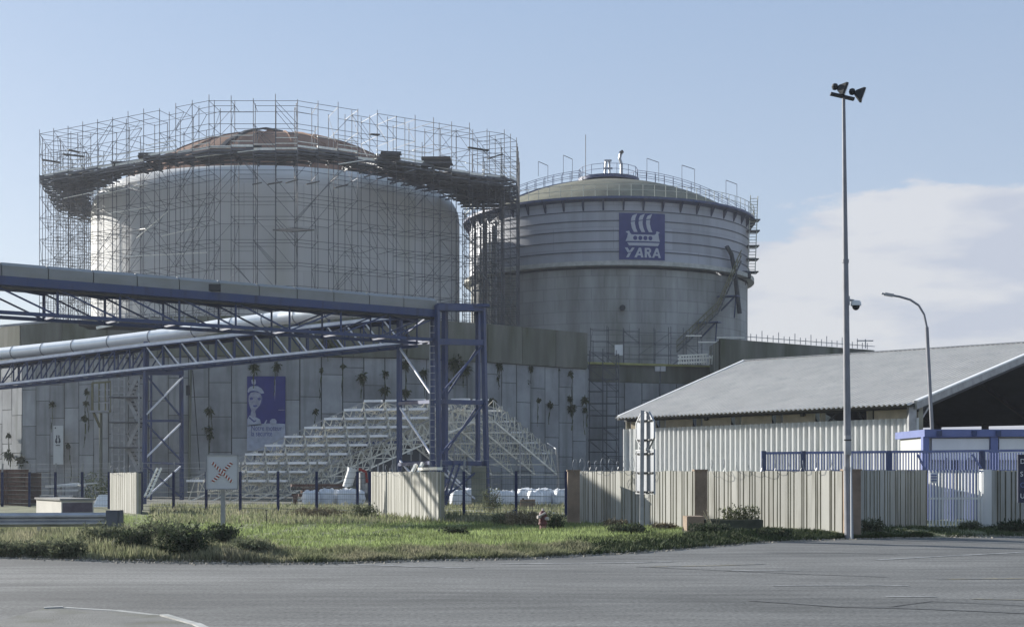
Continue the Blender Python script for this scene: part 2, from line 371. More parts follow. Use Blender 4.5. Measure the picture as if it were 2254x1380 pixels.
t2 = thing('storage_tank', 'round steel and concrete storage tank carrying the blue ship emblem, right of the scaffolded tank', 'storage tank', T2)
b = MB(); b.lathe(T2, [(R2 - .15, 0), (R2 - .15, 23.2)], 128); add_uv(b.build('lower_wall', conc_low, t2, True), T2, R2)
b = MB(); b.lathe(T2, [(R2, 23.8), (R2, Z2 - .3)], 128); add_uv(b.build('upper_wall', steel_t2, t2, True), T2, R2)
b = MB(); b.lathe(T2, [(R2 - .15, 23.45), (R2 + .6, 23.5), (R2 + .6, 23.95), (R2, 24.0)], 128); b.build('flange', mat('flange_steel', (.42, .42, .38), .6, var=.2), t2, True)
for i, z in enumerate((25.0, 26.1, 27.2, 28.25, 29.25)):
    b = MB(); b.lathe(T2, [(R2, z - .05), (R2 + .07, z - .05), (R2 + .07, z + .05), (R2, z + .05)], 128); b.build('stiffener_ring', mat('ring_steel', (.10, .11, .13), .6, .2), t2)
b = MB(); b.lathe(T2, [(R2 - .1, Z2 - .35), (R2 + .75, Z2 - .12), (R2 + .75, Z2 + .12), (R2 - .3, Z2 + .12)], 128); b.build('rim_walkway', blue, t2, True)
rise2 = 4.9; r2 = R2 - .6; Rs2 = (r2*r2 + rise2*rise2) / (2*rise2)
def dz2(r): return Z2 + math.sqrt(max(0, Rs2*Rs2 - r*r)) - (Rs2 - rise2)
b = MB(); b.lathe(T2, [(r2 * math.cos(i*pi/2/14), dz2(r2 * math.cos(i*pi/2/14))) for i in range(14)] + [(.01, dz2(0))], 96); b.build('roof', olive, t2, True)
for k in range(48):                                   # brackets under the rim walkway
    a = 2*pi*k/48 + .03; d = Vector((math.cos(a), math.sin(a), 0)); t = Vector((-d.y, d.x, 0)) * .09
    p = Vector((T2.x, T2.y, 0)) + d * R2
    if d.y > .35: continue
    b = MB(); b.prism([p + Vector((0,0,Z2-.36)) - t, p + d*.62 + Vector((0,0,Z2-.16)) - t, p + Vector((0,0,Z2-1.25)) - t], t*2); b.build('bracket', mat('bracket_steel', (.05, .055, .09), .7), t2)
def ring_rail(parent, c, rad, z, n, h, m, prefix='rail_post', a0=0., a1=2*pi, w=.055, zf=None):
    P_ = []
    for k in range(n + 1):
        a = a0 + (a1-a0)*k/n; p = Vector((c.x + rad*math.cos(a), c.y + rad*math.sin(a), z)); P_.append(p)
        if k < n: bar(prefix, p, p + Vector((0, 0, h)), w, w, m, parent)
    q = MB()
    for f in (1., .55):
        for p, r in zip(P_, P_[1:]): q.bar(p + Vector((0,0,h*f)), r + Vector((0,0,h*f)), w*.8, w*.8)
    q.build('handrail', m, parent, kind='stuff')
railm = mat('railing_steel', (.50, .50, .42), .6, .2); brail = mat('blue_railing_paint', (.10, .12, .2), .6)
ring_rail(t2, T2, R2 + .62, Z2 + .12, 84, 1.25, railm)
ring_rail(t2, T2, 3.4, dz2(3.4) + .55, 14, 1.3, brail)
b = MB(); b.lathe(T2, [(3.0, dz2(3.0) + .2), (3.6, dz2(3.6) + .3), (3.6, dz2(3.6) + .68), (.01, dz2(0) + .6)], 48); b.build('roof_platform', blue, t2, True)
# stairs down the dome, one each way, with rails and hoops
def dome_walk(a, r_a, r_b, m, nm):
    d = Vector((math.cos(a), math.sin(a), 0)); s = Vector((-d.y, d.x, 0)); n = 12; q = MB(); pl = [[], []]
    for i in range(n + 1):
        r = lerp(r_a, r_b, i/n); c = Vector((T2.x, T2.y, 0)) + d*r + Vector((0, 0, dz2(r) + .28))
        for j, k in enumerate((-.55, .55)): pl[j].append(c + s*k)
    for j in (0, 1):
        for p, r in zip(pl[j], pl[j][1:]): q.bar(p, r, .12, .22)
    for p, r in zip(*pl): q.bar(p, r, .2, .06)
    q.build(nm, m, t2)
    q = MB()
    for j in (0, 1):
        for p in pl[j]: bar('rail_post', p, p + Vector((0, 0, 1.25)), .06, .06, brail, t2)
        for f in (1.25, .7):
            for p, r in zip(pl[j], pl[j][1:]): q.bar(p + Vector((0,0,f)), r + Vector((0,0,f)), .045, .045)
    q.build('stair_handrail', brail, t2, kind='stuff')
dome_walk(R(186), 3.4, R2 - .4, blue, 'dome_stair'); dome_walk(R(-8), 3.4, R2 - .4, blue, 'dome_stair')
# portal hoops standing over the rim and dome
def hoop(x, y, w, h, Y):
    h -= 8; a = P(x, y + h, Y); c = P(x, y, Y); d = P(x + w, y + 9, Y); e = P(x + w, y + h + 12, Y)
    q = MB(); q.bar(a, c, .045); q.bar(c, d, .06); q.bar(d, e, .045); q.build('davit_frame', tube_m, t2)
for x, y, w, h, Y in ((1185, 356, 21, 40, 160), (1240, 342, 20, 50, 163), (1424, 349, 26, 48, 163), (1501, 364, 28, 55, 161), (1598, 397, 24, 48, 158)): hoop(x, y, w, h, Y)
bar('antenna', P(1289, 388, 162), P(1289, 297, 162), .08, .08, tube_m, t2, 'tube')
pv = thing('relief_valve', 'short steel valve stack with handwheel standing on the round roof platform', 'valve', P(1337, 384, 163))
pvp = MB(); pvp.bar(P(1332, 384, 163), P(1334, 352, 163), .28, .28, n=8); pvp.bar(P(1342, 384, 163), P(1341, 352, 163), .24, .24, n=8); pvp.bar(P(1330, 354, 163), P(1346, 354, 163), .3, .2); pvp.bar(P(1328, 371, 163), P(1348, 371, 163), .2, .2); pvp.build('valve_body', galv, pv)
vp = thing('vent_pipe', 'tall bent vent pipe with a dark cowl on top of the emblem tank', 'vent pipe', P(1368, 384, 164))
q = MB(); c = [(1368, 384), (1368, 362), (1364, 350), (1366, 340), (1370, 334)]
for a_, b_ in zip(c, c[1:]): q.bar(P(*a_, 164), P(*b_, 164), .34, .34, n=8)
q.build('pipe', galv, vp); q = MB(); q.bar(P(1365, 338, 164), P(1371, 333, 164), .55, .4, n=8); q.build('cowl', dark, vp)

# emblem on the tank, mapped to the cylinder
def on_cyl(polys, m, name, parent, lift, u0, z0, size):
    bm = bmesh.new()
    for poly in polys:
        vs = [bm.verts.new((x*size, 0, y*size)) for x, y in poly]; bm.faces.new(vs)
    for i in range(1, 20):
        bmesh.ops.bisect_plane(bm, geom=bm.verts[:] + bm.edges[:] + bm.faces[:], plane_co=(i*size/20, 0, 0), plane_no=(1, 0, 0))
    bmesh.ops.triangulate(bm, faces=bm.faces[:])
    for v in bm.verts:
        a = (u0 + v.co.x) / R2 - pi/2; z = z0 + v.co.z
        v.co = Vector(((R2 + lift)*math.cos(a), (R2 + lift)*math.sin(a), z))
    me = bpy.data.meshes.new(name); bm.to_mesh(me); bm.free(); me.materials.append(m)
    o = bpy.data.objects.new(name, me); COL.objects.link(o); o.parent = parent; return o
emb = mat('emblem_blue', (.045, .055, .17), .6, var=.1); embw = mat('emblem_white', (.42, .44, .48), .6, var=.06)
SZ = 4.95; U0 = 0.0; Z0 = 24.15
U0 = math.asin(((1362 - CX)/F*148.6 - T2.x)/R2)*R2
on_cyl([[(0,0),(1.0,0),(1.0,.99),(0,.99)]], emb, 'emblem_panel', t2, .10, U0, Z0, SZ)
def N_(pts): return [((x - 1000)/292, (803 - y)/276) for x, y in pts]
logo = []
for dx in (0, 48, 95):
    logo += [N_([(1083+dx,545),(1075+dx,562),(1073+dx,590),(1079+dx,618),(1092+dx,641),(1115+dx,641),(1104+dx,618),(1098+dx,590),(1101+dx,560),(1113+dx,533)])]
logo += [N_([(1040,640),(1062,634),(1070,650),(1078,656),(1222,656),(1232,650),(1236,634),(1258,640),(1248,648),(1252,675),(1258,695),(1040,695),(1050,672),(1055,650)]),
         N_([(1050,703),(1256,703),(1246,721),(1062,721)])]
# Y A R A with the slashes cut through the letters
logo += [N_([(1035,733),(1052,733),(1066,752),(1080,733),(1097,733),(1072,768),(1060,790),(1044,790),(1056,766)]),
         N_([(1095,790),(1123,733),(1137,733),(1152,790),(1137,790),(1134,778),(1116,778),(1110,790)]),
         N_([(1160,733),(1190,733),(1201,742),(1200,757),(1191,764),(1205,790),(1188,790),(1177,767),(1174,767),(1174,790),(1160,790)]),
         N_([(1207,790),(1232,733),(1246,733),(1264,790),(1249,790),(1246,778),(1226,778),(1221,790)])]
on_cyl(logo, embw, 'emblem_ship', t2, .125, U0, Z0, SZ)
cuts = [N_([(cx + 13*math.cos(a), 676 + 13*math.sin(a)) for a in [2*pi*i/14 for i in range(14)]]) for cx in (1100, 1132, 1164, 1196)]
cuts += [N_([(1120,768),(1133,768),(1128,752)]), N_([(1230,768),(1245,768),(1239,752)]), N_([(1174,744),(1186,744),(1188,749),(1186,756),(1174,756)])]
cuts += [N_([(1073,578),(1215,560),(1215,565),(1073,583)]), N_([(1030,764),(1085,758),(1085,762),(1030,768)])]
on_cyl(cuts, emb, 'emblem_cutout', t2, .145, U0, Z0, SZ)

# yellowish diagonal stair up the right side of the tank
st = thing('tank_stair', 'long diagonal access stair with yellow green rails climbing the right side of the emblem tank', 'stair', P(1500, 772, 150))
def cylpt(px, y, out=1.0):
    Y = 150.
    for _ in range(6):
        x = (px - CX)/F*Y; s = max(-.995, min(.995, (x - T2.x)/(R2 + out))); Y = T2.y - math.sqrt(1 - s*s)*(R2 + out)
    return P(px, y, Y)
path = [(1490, 775), (1525, 742), (1556, 712), (1580, 690), (1598, 650), (1618, 605), (1632, 575)]
for out in (.3, 1.2):
    q = MB(); pp = [cylpt(x, y, out) for x, y in path]
    for a_, b_ in zip(pp, pp[1:]): q.bar(a_, b_, .07, .15)
    q.build('stringer', mat('stair_steel', (.08, .085, .09), .7), st)
    q = MB()
    for h in (.6, 1.2):
        for a_, b_ in zip(pp, pp[1:]): q.bar(a_ + Vector((0,0,h)), b_ + Vector((0,0,h)), .08, .08)
    q.build('handrail', yellow, st)
pi_ = [cylpt(x, y, .3) for x, y in path]; po = [cylpt(x, y, 1.2) for x, y in path]
for k in range(len(path) - 1):
    n = max(3, int((pi_[k+1] - pi_[k]).length / .45))
    for i in range(n):
        t = i/n; bar('tread', pi_[k].lerp(pi_[k+1], t), po[k].lerp(po[k+1], t), .28, .05, galv, st)
        if i % 2 == 0: bar('baluster', po[k].lerp(po[k+1], t), po[k].lerp(po[k+1], t) + Vector((0,0,1.2)), .06, .06, yellow, st)
for x, y in ((1556, 712), (1598, 655)):
    a_ = cylpt(x, y, .1); q = MB(); q.bar(a_ + Vector((-1.2,-.1,0)), a_ + Vector((1.2,-1.3,0)), 1.1, .12); q.bar(a_ + Vector((-.9,0,-1.8)), a_ + Vector((.8,-1.1,0)), .14, .14); q.bar(a_ + Vector((.9,0,-2.2)), a_ + Vector((.9,-1.1,0)), .12, .12); q.build('landing', blue, st)
# dark pipe shroud near the stair head
q = MB()
for i, (x, y) in enumerate([(1603, 545), (1612, 565), (1622, 590), (1628, 612)]): 
    pass
cc = [cylpt(x, y, .5) for x, y in [(1600, 543), (1610, 560), (1616, 590), (1622, 640), (1628, 690)]]
for a_, b_ in zip(cc, cc[1:]): q.bar(a_, b_, .55, .4, n=8)
q.build('riser_pipe', mat('dark_riser', (.06, .065, .07), .7), t2)
q = MB(); c0 = cylpt(1640, 605, 0.2); q.bar(c0 + Vector((-.8,0,0)), c0 + Vector((.6,0,0)), .9, .9, n=10); q.build('pipe_elbow', mat('dark_riser', (.06,.065,.07)), t2)
q = MB(); c0 = cylpt(1370, 678, 0); q.bar(c0, c0 + Vector((0, -.35, 0)), .6, .6, n=12); q.build('nozzle', dark, t2)
# caged ladder scaffold on the right edge
ld = thing('caged_ladder', 'narrow caged ladder with small landings on the right edge of the emblem tank', 'ladder', P(1652, 600, 160))
for dx, top in ((0, 430), (16, 432)):
    for Y in (158.5, 160): bar('ladder_post', P(1640 + dx + 6, 604, Y), P(1652 + dx, top, Y), .09, .09, railm, ld)
for i in range(26):
    y = 600 - i * 6.5; f = (604 - y)/174; x0 = 1646 + 6*f; bar('rung', P(x0, y, 159), P(x0 + 16, y, 159), .06, .06, railm, ld)
for y in (486, 510, 543, 572, 600): 
    f = (604 - y)/174; x0 = 1640 + 6*f; q = MB(); q.bar(P(x0, y, 159.2), P(x0 + 27, y, 159.2), 1.6, .12); q.build('landing', mat('stair_steel', (.08,.085,.09)), ld)
bar('diagonal_brace', P(1646, 604, 159), P(1640, 628, 159), .12, .12, tube_m, ld)

# ------------------------------------------------------------------ scaffolding
def scaffold(name_, label, poly, inner_to, ztop, zbot, bay, lift, rows_, closed=False, m=tube_m, tw=.075, decks=(), cat='scaffolding', brace_p=.33, jig=0.0, partname='standard'):
    """ring or line scaffold: posts along the outline and parallel rows behind, ledgers every lift"""
    root = thing(name_, label, cat, (poly[0].x, poly[0].y, 0))
    outline = []
    for a_, b_ in zip(poly, poly[1:]):
        n = max(1, round((b_ - a_).length / bay))
        for i in range(n): outline.append(a_.lerp(b_, i/n))
    outline.append(poly[-1])
    grid = []
    for off in rows_:
        row = []
        for p in outline:
            d = (inner_to - p); d.z = 0; d.normalize(); row.append(p + d * off)
        grid.append(row)
    levels = []; z = ztop
    while z > zbot: levels.append(z); z -= lift
    led = MB(); dg = MB()
    cnt = 0
    for r, row in enumerate(grid):
        for i, p in enumerate(row):
            zt = ztop + random.uniform(.05, .6) - (lift * random.choice((0, 0, 1)) if r else 0)
            if cnt < 290: bar(partname, (p.x, p.y, 0 if zbot < 12 else zbot), (p.x, p.y, zt), tw, tw, m, root, 'tube')
            cnt += 1
        for lv, z in enumerate(levels):
            for i, (a_, b_) in enumerate(zip(row, row[1:])):
                if random.random() < (.93 if r == 0 else .7): led.bar((a_.x, a_.y, z), (b_.x, b_.y, z), tw*.85, tw*.85, n=3)
                if r == 0 and lv % 2 == 0 and random.random() < .5:
                    led.bar((a_.x, a_.y, z - lift/2), (b_.x, b_.y, z - lift/2), tw*.6, tw*.6, n=3)
                if (i + lv) % 5 == 2 or random.random() < brace_p * .35:
                    s = 1 if (i // 3) % 2 else 0
                    u, v = (a_, b_) if s else (b_, a_)
                    dg.bar((u.x, u.y, z - lift), (v.x, v.y, z), tw*.75, tw*.75, n=3)
    for r in range(len(grid) - 1):
        for i in range(len(outline)):
            a_, b_ = grid[r][i], grid[r+1][i]
            for lv, z in enumerate(levels):
                led.bar((a_.x, a_.y, z), (b_.x, b_.y, z), tw*.85, tw*.85, n=3)
                if (i + lv + r) % 3 == 0: dg.bar((a_.x, a_.y, z - lift), (b_.x, b_.y, z), tw*.7, tw*.7, n=3)
    led.build('ledger', m, root, kind='stuff'); dg.build('brace', m, root, kind='stuff')
    return root, outline, grid, levels
ring = [PX(*a) for a in ((250, 172), (120, 162))]
ring = [Vector((-40, 170, 0)), Vector((-45.5, 162, 0)), Vector((-48.3, 150, 0)), PX(87, 135), PX(460, 123), PX(655, 123), PX(1110, 135), PX(1137, 138), Vector((.8, 149, 0))]
sc1, out1, grid1, lev1 = scaffold('tank_scaffold', 'huge tube scaffold wrapped round the rust domed tank, broad working deck at its rim', ring, T1, 34.15, 9.0, 2.05, 2.02, (0, 1.7, 3.7), tw=.062)
# working deck at the rim: boards from the outline in to the tank, girders below
DZ = 30.1
for i, (a_, b_) in enumerate(zip(out1, out1[1:])):
    mid = (a_ + b_)/2; d = Vector((T1.x - mid.x, T1.y - mid.y, 0)); gap = d.length - R1 - .25; d.normalize()
    if mid.y > T1.y + 8: continue
    front = PX(455, 123).x < mid.x < PX(700, 123).x
    start = random.uniform(.1, .9); lim0 = random.uniform(.85, 1)
    o0 = start
    nb = max(2, int((b_ - a_).length / .7)); fr = abs(mid.x - T1.x) < 15 and mid.y < 140; lim = .62 if fr else lim0; low = -.4 if fr else -.58
    z = DZ + random.choice((0, .1, .22, -.2, -.1))
    for k in range(nb):
        p = a_.lerp(b_, (k + .5)/nb); dd = Vector((T1.x - p.x, T1.y - p.y, 0)); g = dd.length - R1 - .2; dd.normalize(); g *= lim
        q = p + dd*(o0 + random.uniform(0, 1.1)); r = p + dd*(g*random.uniform(.88, 1))
        bar('deck_board', (q.x, q.y, z + random.uniform(-.04, .04)), (r.x, r.y, z), (b_ - a_).length/nb*1.02, .09, board, sc1)
    q = MB()
    for f in (0.02, .98):
        p = a_.lerp(b_, f); dd = Vector((T1.x - p.x, T1.y - p.y, 0)); g = dd.length - R1 - .1; dd.normalize(); g *= lim
        for dzz in (-.18, low):
            q.bar((p.x, p.y, z + dzz), (p.x + dd.x*g, p.y + dd.y*g, z + dzz), .09, .12)
        n = max(2, int(g/1.1))
        for j in range(n):
            u = p + dd*(g*j/n); v = p + dd*(g*(j+1)/n)
            q.bar((u.x, u.y, z - (.18 if j % 2 else -low)), (v.x, v.y, z - (-low if j % 2 else .18)), .07, .07)
    for kk in (0.0, .33, .66, 1.0):
        u = a_ + d*(gap*lim*kk); v = b_ + d*(gap*lim*kk); q.bar((u.x, u.y, z - .2), (v.x, v.y, z - .2), .09, .2)
        if kk < .9: q.bar((u.x, u.y, z + low - .08), (v.x, v.y, z + low - .08), .08, .1)
    q.build('deck_girder', tube_m, sc1)
    # toe board, bright where the sun grazes it, and guard rails on the edge
    s = a_ + d*(o0*.6); e = b_ + d*(o0*.6)
    bar('toe_board', (s.x, s.y, z + .14), (e.x, e.y, z + .14), .04, .2, alu, sc1)
    for h in (.55, 1.05):
        if random.random() < .75: bar('guard_rail', (s.x, s.y, z + h), (e.x, e.y, z + h), .06, .06, alu, sc1)
# stacked gear on the deck
def stack(label, px, y, Y, w, h, d):
    t = thing('board_stack', label, 'stack of boards', PX(px, Y, DZ + .1), 'stacks of gear on the scaffold deck')
    c = PX(px, Y, DZ + .1); n = max(3, int(h/.12))
    for i in range(n):
        j = random.uniform(-.25, .25)*w*.3
        bar('scaffold_board', (c.x - w/2 + j, c.y + random.uniform(-.2,.2), c.z + i*h/n + .05), (c.x + w/2 + j, c.y + random.uniform(-.2,.2), c.z + i*h/n + .05), d, h/n*.75, random.choice((board, dark, tube_m)), t)
for a_ in (('ragged dark stack of boards and fittings on the left run of the deck', 327, 336, 128, 1.6, .5, 1.0),
           ('dark heap of couplers and boards on the deck right of the rusty dome', 860, 325, 128, 1.8, .6, 1.0),
           ('large dark stack of boards overhanging near the right end of the deck', 960, 348, 131, 2.7, .75, 1.4),
           ('low stack of boards in front of the middle of the rusty dome', 560, 326, 125, 1.3, .45, .9),
           ('small pile of planks by the left corner of the deck', 265, 372, 131, 1.5, .35, 1.0)): stack(*a_)
# short planks and a loading deck part way down the front of the scaffold
for x0, x1, y0, y1 in ((60, 72, 0, 0),): pass
for x0, y0, x1, y1 in ((558, 406, 574, 403), (590, 406, 620, 401), (630, 403, 655, 396), (675, 406, 702, 400), (737, 414, 765, 407), (92, 352, 132, 358), (140, 340, 185, 345), (150, 330, 175, 336), (640, 333, 665, 333), (815, 296, 835, 297), (1030, 325, 1075, 332), (1075, 350, 1105, 340)):
    bar('loose_plank', P(x0, y0, 124.2), P(x1, y1, 124.8), .35, .1, board, sc1)
b = MB(); b.prism([P(600, 508, 122.5), P(645, 512, 121), P(692, 508, 122.5), P(650, 504, 125)], (0, 0, .12)); b.build('loading_deck', board, sc1)
# long bright tubes lying along the left run
for x0, y0, x1, y1, Y in ((140, 437, 302, 403, 133), (200, 434, 325, 405, 131), (238, 470, 330, 456, 131), (300, 506, 320, 504, 130), (355, 520, 440, 500, 128), (300, 525, 372, 463, 128), (275, 565, 455, 556, 128), (90, 400, 365, 345, 136), (98, 396, 300, 352, 137), (430, 347, 570, 330, 124), (820, 350, 745, 362, 125)):
    bar('long_tube', P(x0, y0, Y), P(x1, y1, Y - 1.5), .09, .09, alu, sc1, 'tube')

# dense scaffold tower and riser pipes between the two tanks
sc2, *_ = scaffold('tower_scaffold', 'dense narrow scaffold tower standing in the gap between the two tanks', [PX(1018, 146), PX(1098, 146)], PX(1058, 160), 28.6, 9.0, 1.25, 1.05, (0, 1.3, 2.6), tw=.08)
rp = thing('riser_pipes', 'bundle of pale vertical pipes on the sunlit left flank of the emblem tank', 'pipes', PX(1075, 149))
for i, x in enumerate((1046, 1058, 1067, 1078, 1086, 1092)):
    bar('riser_pipe', PX(x, 149.5 - .25*i, 8), PX(x, 149.5 - .25*i, 27.2 + .5*(i % 3)), .22 if i % 2 else .32, .22 if i % 2 else .32, alu if i in (0, 3) else galv, rp, 'tube')
for y in (455, 600, 640): bar('pipe_clamp', P(1040, y, 148.8), P(1098, y, 147.4), .3, .18, galv, rp)
q = MB()
for k in range(16): q.bar(P(1016 + random.uniform(0, 60), 440 + random.uniform(-14, 12), 144 + random.uniform(-2, 2)), P(1060 + random.uniform(0, 70), 425 + random.uniform(-14, 14), 146 + random.uniform(-2, 2)), .12, .12)
q.build('bracket_tangle', tube_m, rp, kind='stuff')

# ------------------------------------------------------------------ bund wall of precast panels
BW = [(-190, 113), (50, 100.5), (240, 96.6), (460, 95), (660, 95), (893, 96.6), (1070, 100), (1289, 106.5)]
bund = thing('bund_wall', 'high grey wall of precast concrete panels with mossy parapet round the tanks', 'wall', PX(460, 95))
def panel_run(a_, b_, ztop, zpar, pw, root, back=True, parap=True, nrow=4, first=0):
    L_ = (b_ - a_).length; n = max(1, round(L_/pw)); d = (b_ - a_).normalized(); nrm = Vector((d.y, -d.x, 0))
    if nrm.y > 0: nrm = -nrm
    bk = MB(); bk.prism([a_, b_, b_ - nrm*.5, a_ - nrm*.5], (0, 0, zpar - .05)); bk.build('wall_core', bund_back, root)
    for i in range(n):
        u = a_.lerp(b_, i/n); v = a_.lerp(b_, (i+1)/n); g = d*.035
        z = 0.0; joints = []
        off = (i + first) % 2 * 1.25 + random.uniform(-.25, .25); zz = 1.6 + off
        while zz < ztop - .6: joints.append(zz); zz += 2.45 + random.uniform(-.15, .25)
        js = [0] + joints + [ztop]
        for z0, z1 in zip(js, js[1:]):
            out = nrm * (.05 + random.uniform(0, .03))
            q = MB(); q.prism([u + g, v - g, v - g + out, u + g + out], (0, 0, z1 - z0 - .04)); 
            o = q.build('wall_panel', conc_bund, root); o.location.z = z0
    if parap:
        m = max(1, round(L_/3.4))
        for i in range(m):
            u = a_.lerp(b_, i/m) + d*.02; v = a_.lerp(b_, (i+1)/m) - d*.02; out = nrm*.22
            q = MB(); q.prism([u - nrm*.3, v - nrm*.3, v + out, u + out], (0, 0, zpar - ztop)); o = q.build('parapet_panel', parapet_m, root); o.location.z = ztop
ZP = 12.2; ZT = 9.5
pts = [PX(x, Y) for x, Y in BW]
for i, (a_, b_) in enumerate(zip(pts, pts[1:])): panel_run(a_, b_, ZT, ZP, 1.5, bund, first=i)
bund2 = thing('bund_wall', 'lower stretch of panel wall with yellow green capping rail, left of the shed roof', 'wall', PX(1450, 113))
e0 = PX(1289, 106.5)
panel_run(e0, PX(1296, 113), 9.8, 10.3, 1.6, bund2, parap=False)
panel_run(PX(1296, 113), PX(1600, 117), 9.0, 9.0, 1.5, bund2, parap=False)
for i in range(6):
    u = PX(1296, 112.9).lerp(PX(1600, 116.9), i/6); v = PX(1296, 112.9).lerp(PX(1600, 116.9), (i+1)/6)
    q = MB(); q.prism([u, v, v + Vector((0,.5,0)), u + Vector((0,.5,0))], (0, 0, 1.4)); o = q.build('parapet_panel', parapet_m, bund2); o.location.z = 9.0
bar('capping_rail', PX(1290, 112.6, 10.45), PX(1590, 116.6, 10.45), .2, .16, mat('yellow_capping', (.30, .29, .10), .8), bund2)
bund3 = thing('bund_wall', 'dark mossy end block of the panel wall with thin top rail, behind the shed roof', 'wall', PX(1750, 114))
for i in range(8):
    u = PX(1585, 110.5).lerp(PX(1925, 121), i/8); v = PX(1585, 110.5).lerp(PX(1925, 121), (i+1)/8)
    q = MB(); q.prism([u, v, v + Vector((0,.6,0)), u + Vector((0,.6,0))], (0, 0, 12.2)); q.build('parapet_panel', parapet_m, bund3)
q = MB(); u = PX(1585, 110.5); q.prism([u, u + Vector((.02,.0,0)), u + Vector((.4,6,0)), u + Vector((0,6,0))], (0,0,12.1)); q.build('return_wall', parapet_m, bund3)
for i in range(24):
    p = PX(1640, 112).lerp(PX(1920, 120.5), i/24); bar('rail_post', (p.x, p.y, 12.2), (p.x, p.y, 12.2 + (.55 if i % 3 else .85)), .05, .05, galv, bund3)
bar('top_rail', PX(1585, 111, 12.55), PX(1925, 120.7, 12.5), .05, .05, galv, bund3)
bar('lamp_post', PX(1905, 119, 12.2), PX(1905, 119, 12.95), .07, .07, galv, bund3); bar('lamp_arm', P(1888, 750, 119), P(1922, 750, 119), .09, .09, galv, bund3)

# wall drain scaffold in the recess, and scaffold on top of the low wall
scaffold('stair_scaffold', 'dark scaffold stair tower in the recess at the right end of the tall panel wall', [PX(1292, 110), PX(1362, 110)], PX(1327, 118), 10.9, .2, 1.2, .95, (0, 1.2), tw=.07, brace_p=1)
scaffold('wall_top_scaffold', 'low open scaffold frames standing on the low wall in front of the emblem tank', [PX(1300, 117), PX(1545, 121)], PX(1400, 140), 13.6, 10.2, 1.5, .95, (0, 1.1), tw=.06)
cabinet = MB(); cabinet.box(tuple(P(1354, 782, 114.5)), tuple(P(1370, 760, 115)))
tag(cabinet.build('control_cabinet', whitedirty), 'small pale control cabinet on the low wall below the emblem tank', 'cabinet')
rk = thing('pipe_rack', 'bright low rack of pale pipe ends on the low wall beside the dark end block', 'pipe rack', P(1540, 800, 115))
for i in range(16):
    x = 1494 + i*5.6; bar('pipe_stub', P(x, 802, 114.5), P(x + random.uniform(-3, 3), 782, 114.5), .09, .09, alu, rk)
for y in (780, 787, 796): bar('rack_rail', P(1492, y + 3, 114.3), P(1552 + random.uniform(0, 25), y, 114.3), .1, .12, alu, rk)
for x in (1540, 1568, 1577): bar('rack_post', P(x, 803, 114.6), P(x, 748, 114.6), .08, .08, galv, rk)
for x0, x1, y in ((1510, 1545, 739), (1537, 1585, 753), (1578, 1640, 743)): bar('rack_rail', P(x0, y, 113.5), P(x1, y, 113.5), .1, .08, alu, rk)
fl = thing('floodlight_pair', 'twin small floodlights on a thin post against the low panel wall', 'floodlight', PX(1453, 111.5))
bar('post', PX(1453, 111.8, .0), PX(1453, 111.8, 9.9), .1, .1, tube_m, fl)
for dx in (-6, 6):
    q = MB(); c0 = P(1453 + dx, 812, 111.6); q.box((c0.x - .2, c0.y - .25, c0.z - .2), (c0.x + .2, c0.y + .1, c0.z + .2)); q.build('lamp_head', galv, fl)

# tufts rooted in the panel joints
def tuft(px, y, Y, r, label):
    c = P(px, y, Y); q = MB(); r *= .85; n = int(110*r + 40)
    for k in range(n):
        a = random.uniform(0, 2*pi); base = c + Vector((random.gauss(0, .2)*r, -.03, random.gauss(0, .22)*r))
        ln = r*random.uniform(.25, .95); d = Vector((math.cos(a), -random.uniform(.1, .8), math.sin(a)*.8 - .25)).normalized()
        w = Vector((random.gauss(0,1), random.gauss(0,1), random.gauss(0,1))).cross(d).normalized()*random.uniform(.03, .085)
        m_ = base + d*ln*.55; tip = base + d*ln - UZ_*ln*.3
        q.add([base, m_ - w, tip, m_ + w], [(0, 1, 2, 3)])
    t = thing('wall_plant', label, 'plant', c, 'plants rooted in the joints of the panel wall')
    q.build('foliage', wallleaf, t)
    sm = MB(); prev = c + Vector((0, -.02, r*.9))
    for k in range(9):
        nx = prev + Vector((random.uniform(-.06, .06), 0, -random.uniform(.12, .36))); sm.bar(prev, nx, .1*random.random() + .03, .03, n=3); prev = nx
    sm.build('stem', wallleaf, t)
UZ_ = Vector((0, 0, 1))
TW = [(1098, 806, 101, .55), (1092, 832, 101, .4), (1165, 812, 103, .45), (1158, 840, 103, .45), (1225, 812, 105, .35), (1255, 822, 105.6, .4), (1253, 878, 105.6, .4), (1258, 898, 105.6, .6), (1085, 884, 100.4, .45), (1222, 918, 105, .4), (1222, 960, 105, .3), (1121, 858, 102, .3), (1287, 880, 106.2, .5), (1287, 902, 106.2, .3), (848, 822, 96.1, .4), (848, 858, 96.1, .5), (893, 802, 96.5, .6), (893, 862, 96.5, .5), (932, 820, 97.3, .45), (797, 831, 95.8, .6), (708, 815, 95.2, .25), (755, 806, 95.5, .3), (560, 808, 94.8, .55), (610, 806, 94.8, .45), (462, 905, 94.8, .5), (460, 945, 94.8, .45), (464, 960, 94.8, .35), (115, 890, 99.2, .35), (190, 888, 97.4, .3), (188, 920, 97.4, .35), (192, 862, 97.4, .3), (20, 1000, 101.6, .6), (48, 1012, 100.4, .6), (20, 958, 101.6, .3), (986, 840, 98, .5), (1020, 812, 98.8, .8), (1000, 800, 98.4, .9), (720, 758, 95.2, .9), (1185, 880, 103.5, .25), (1210, 890, 104.2, .4), (695, 905, 95.1, .3), (150, 982, 98, .3)]
labs = []
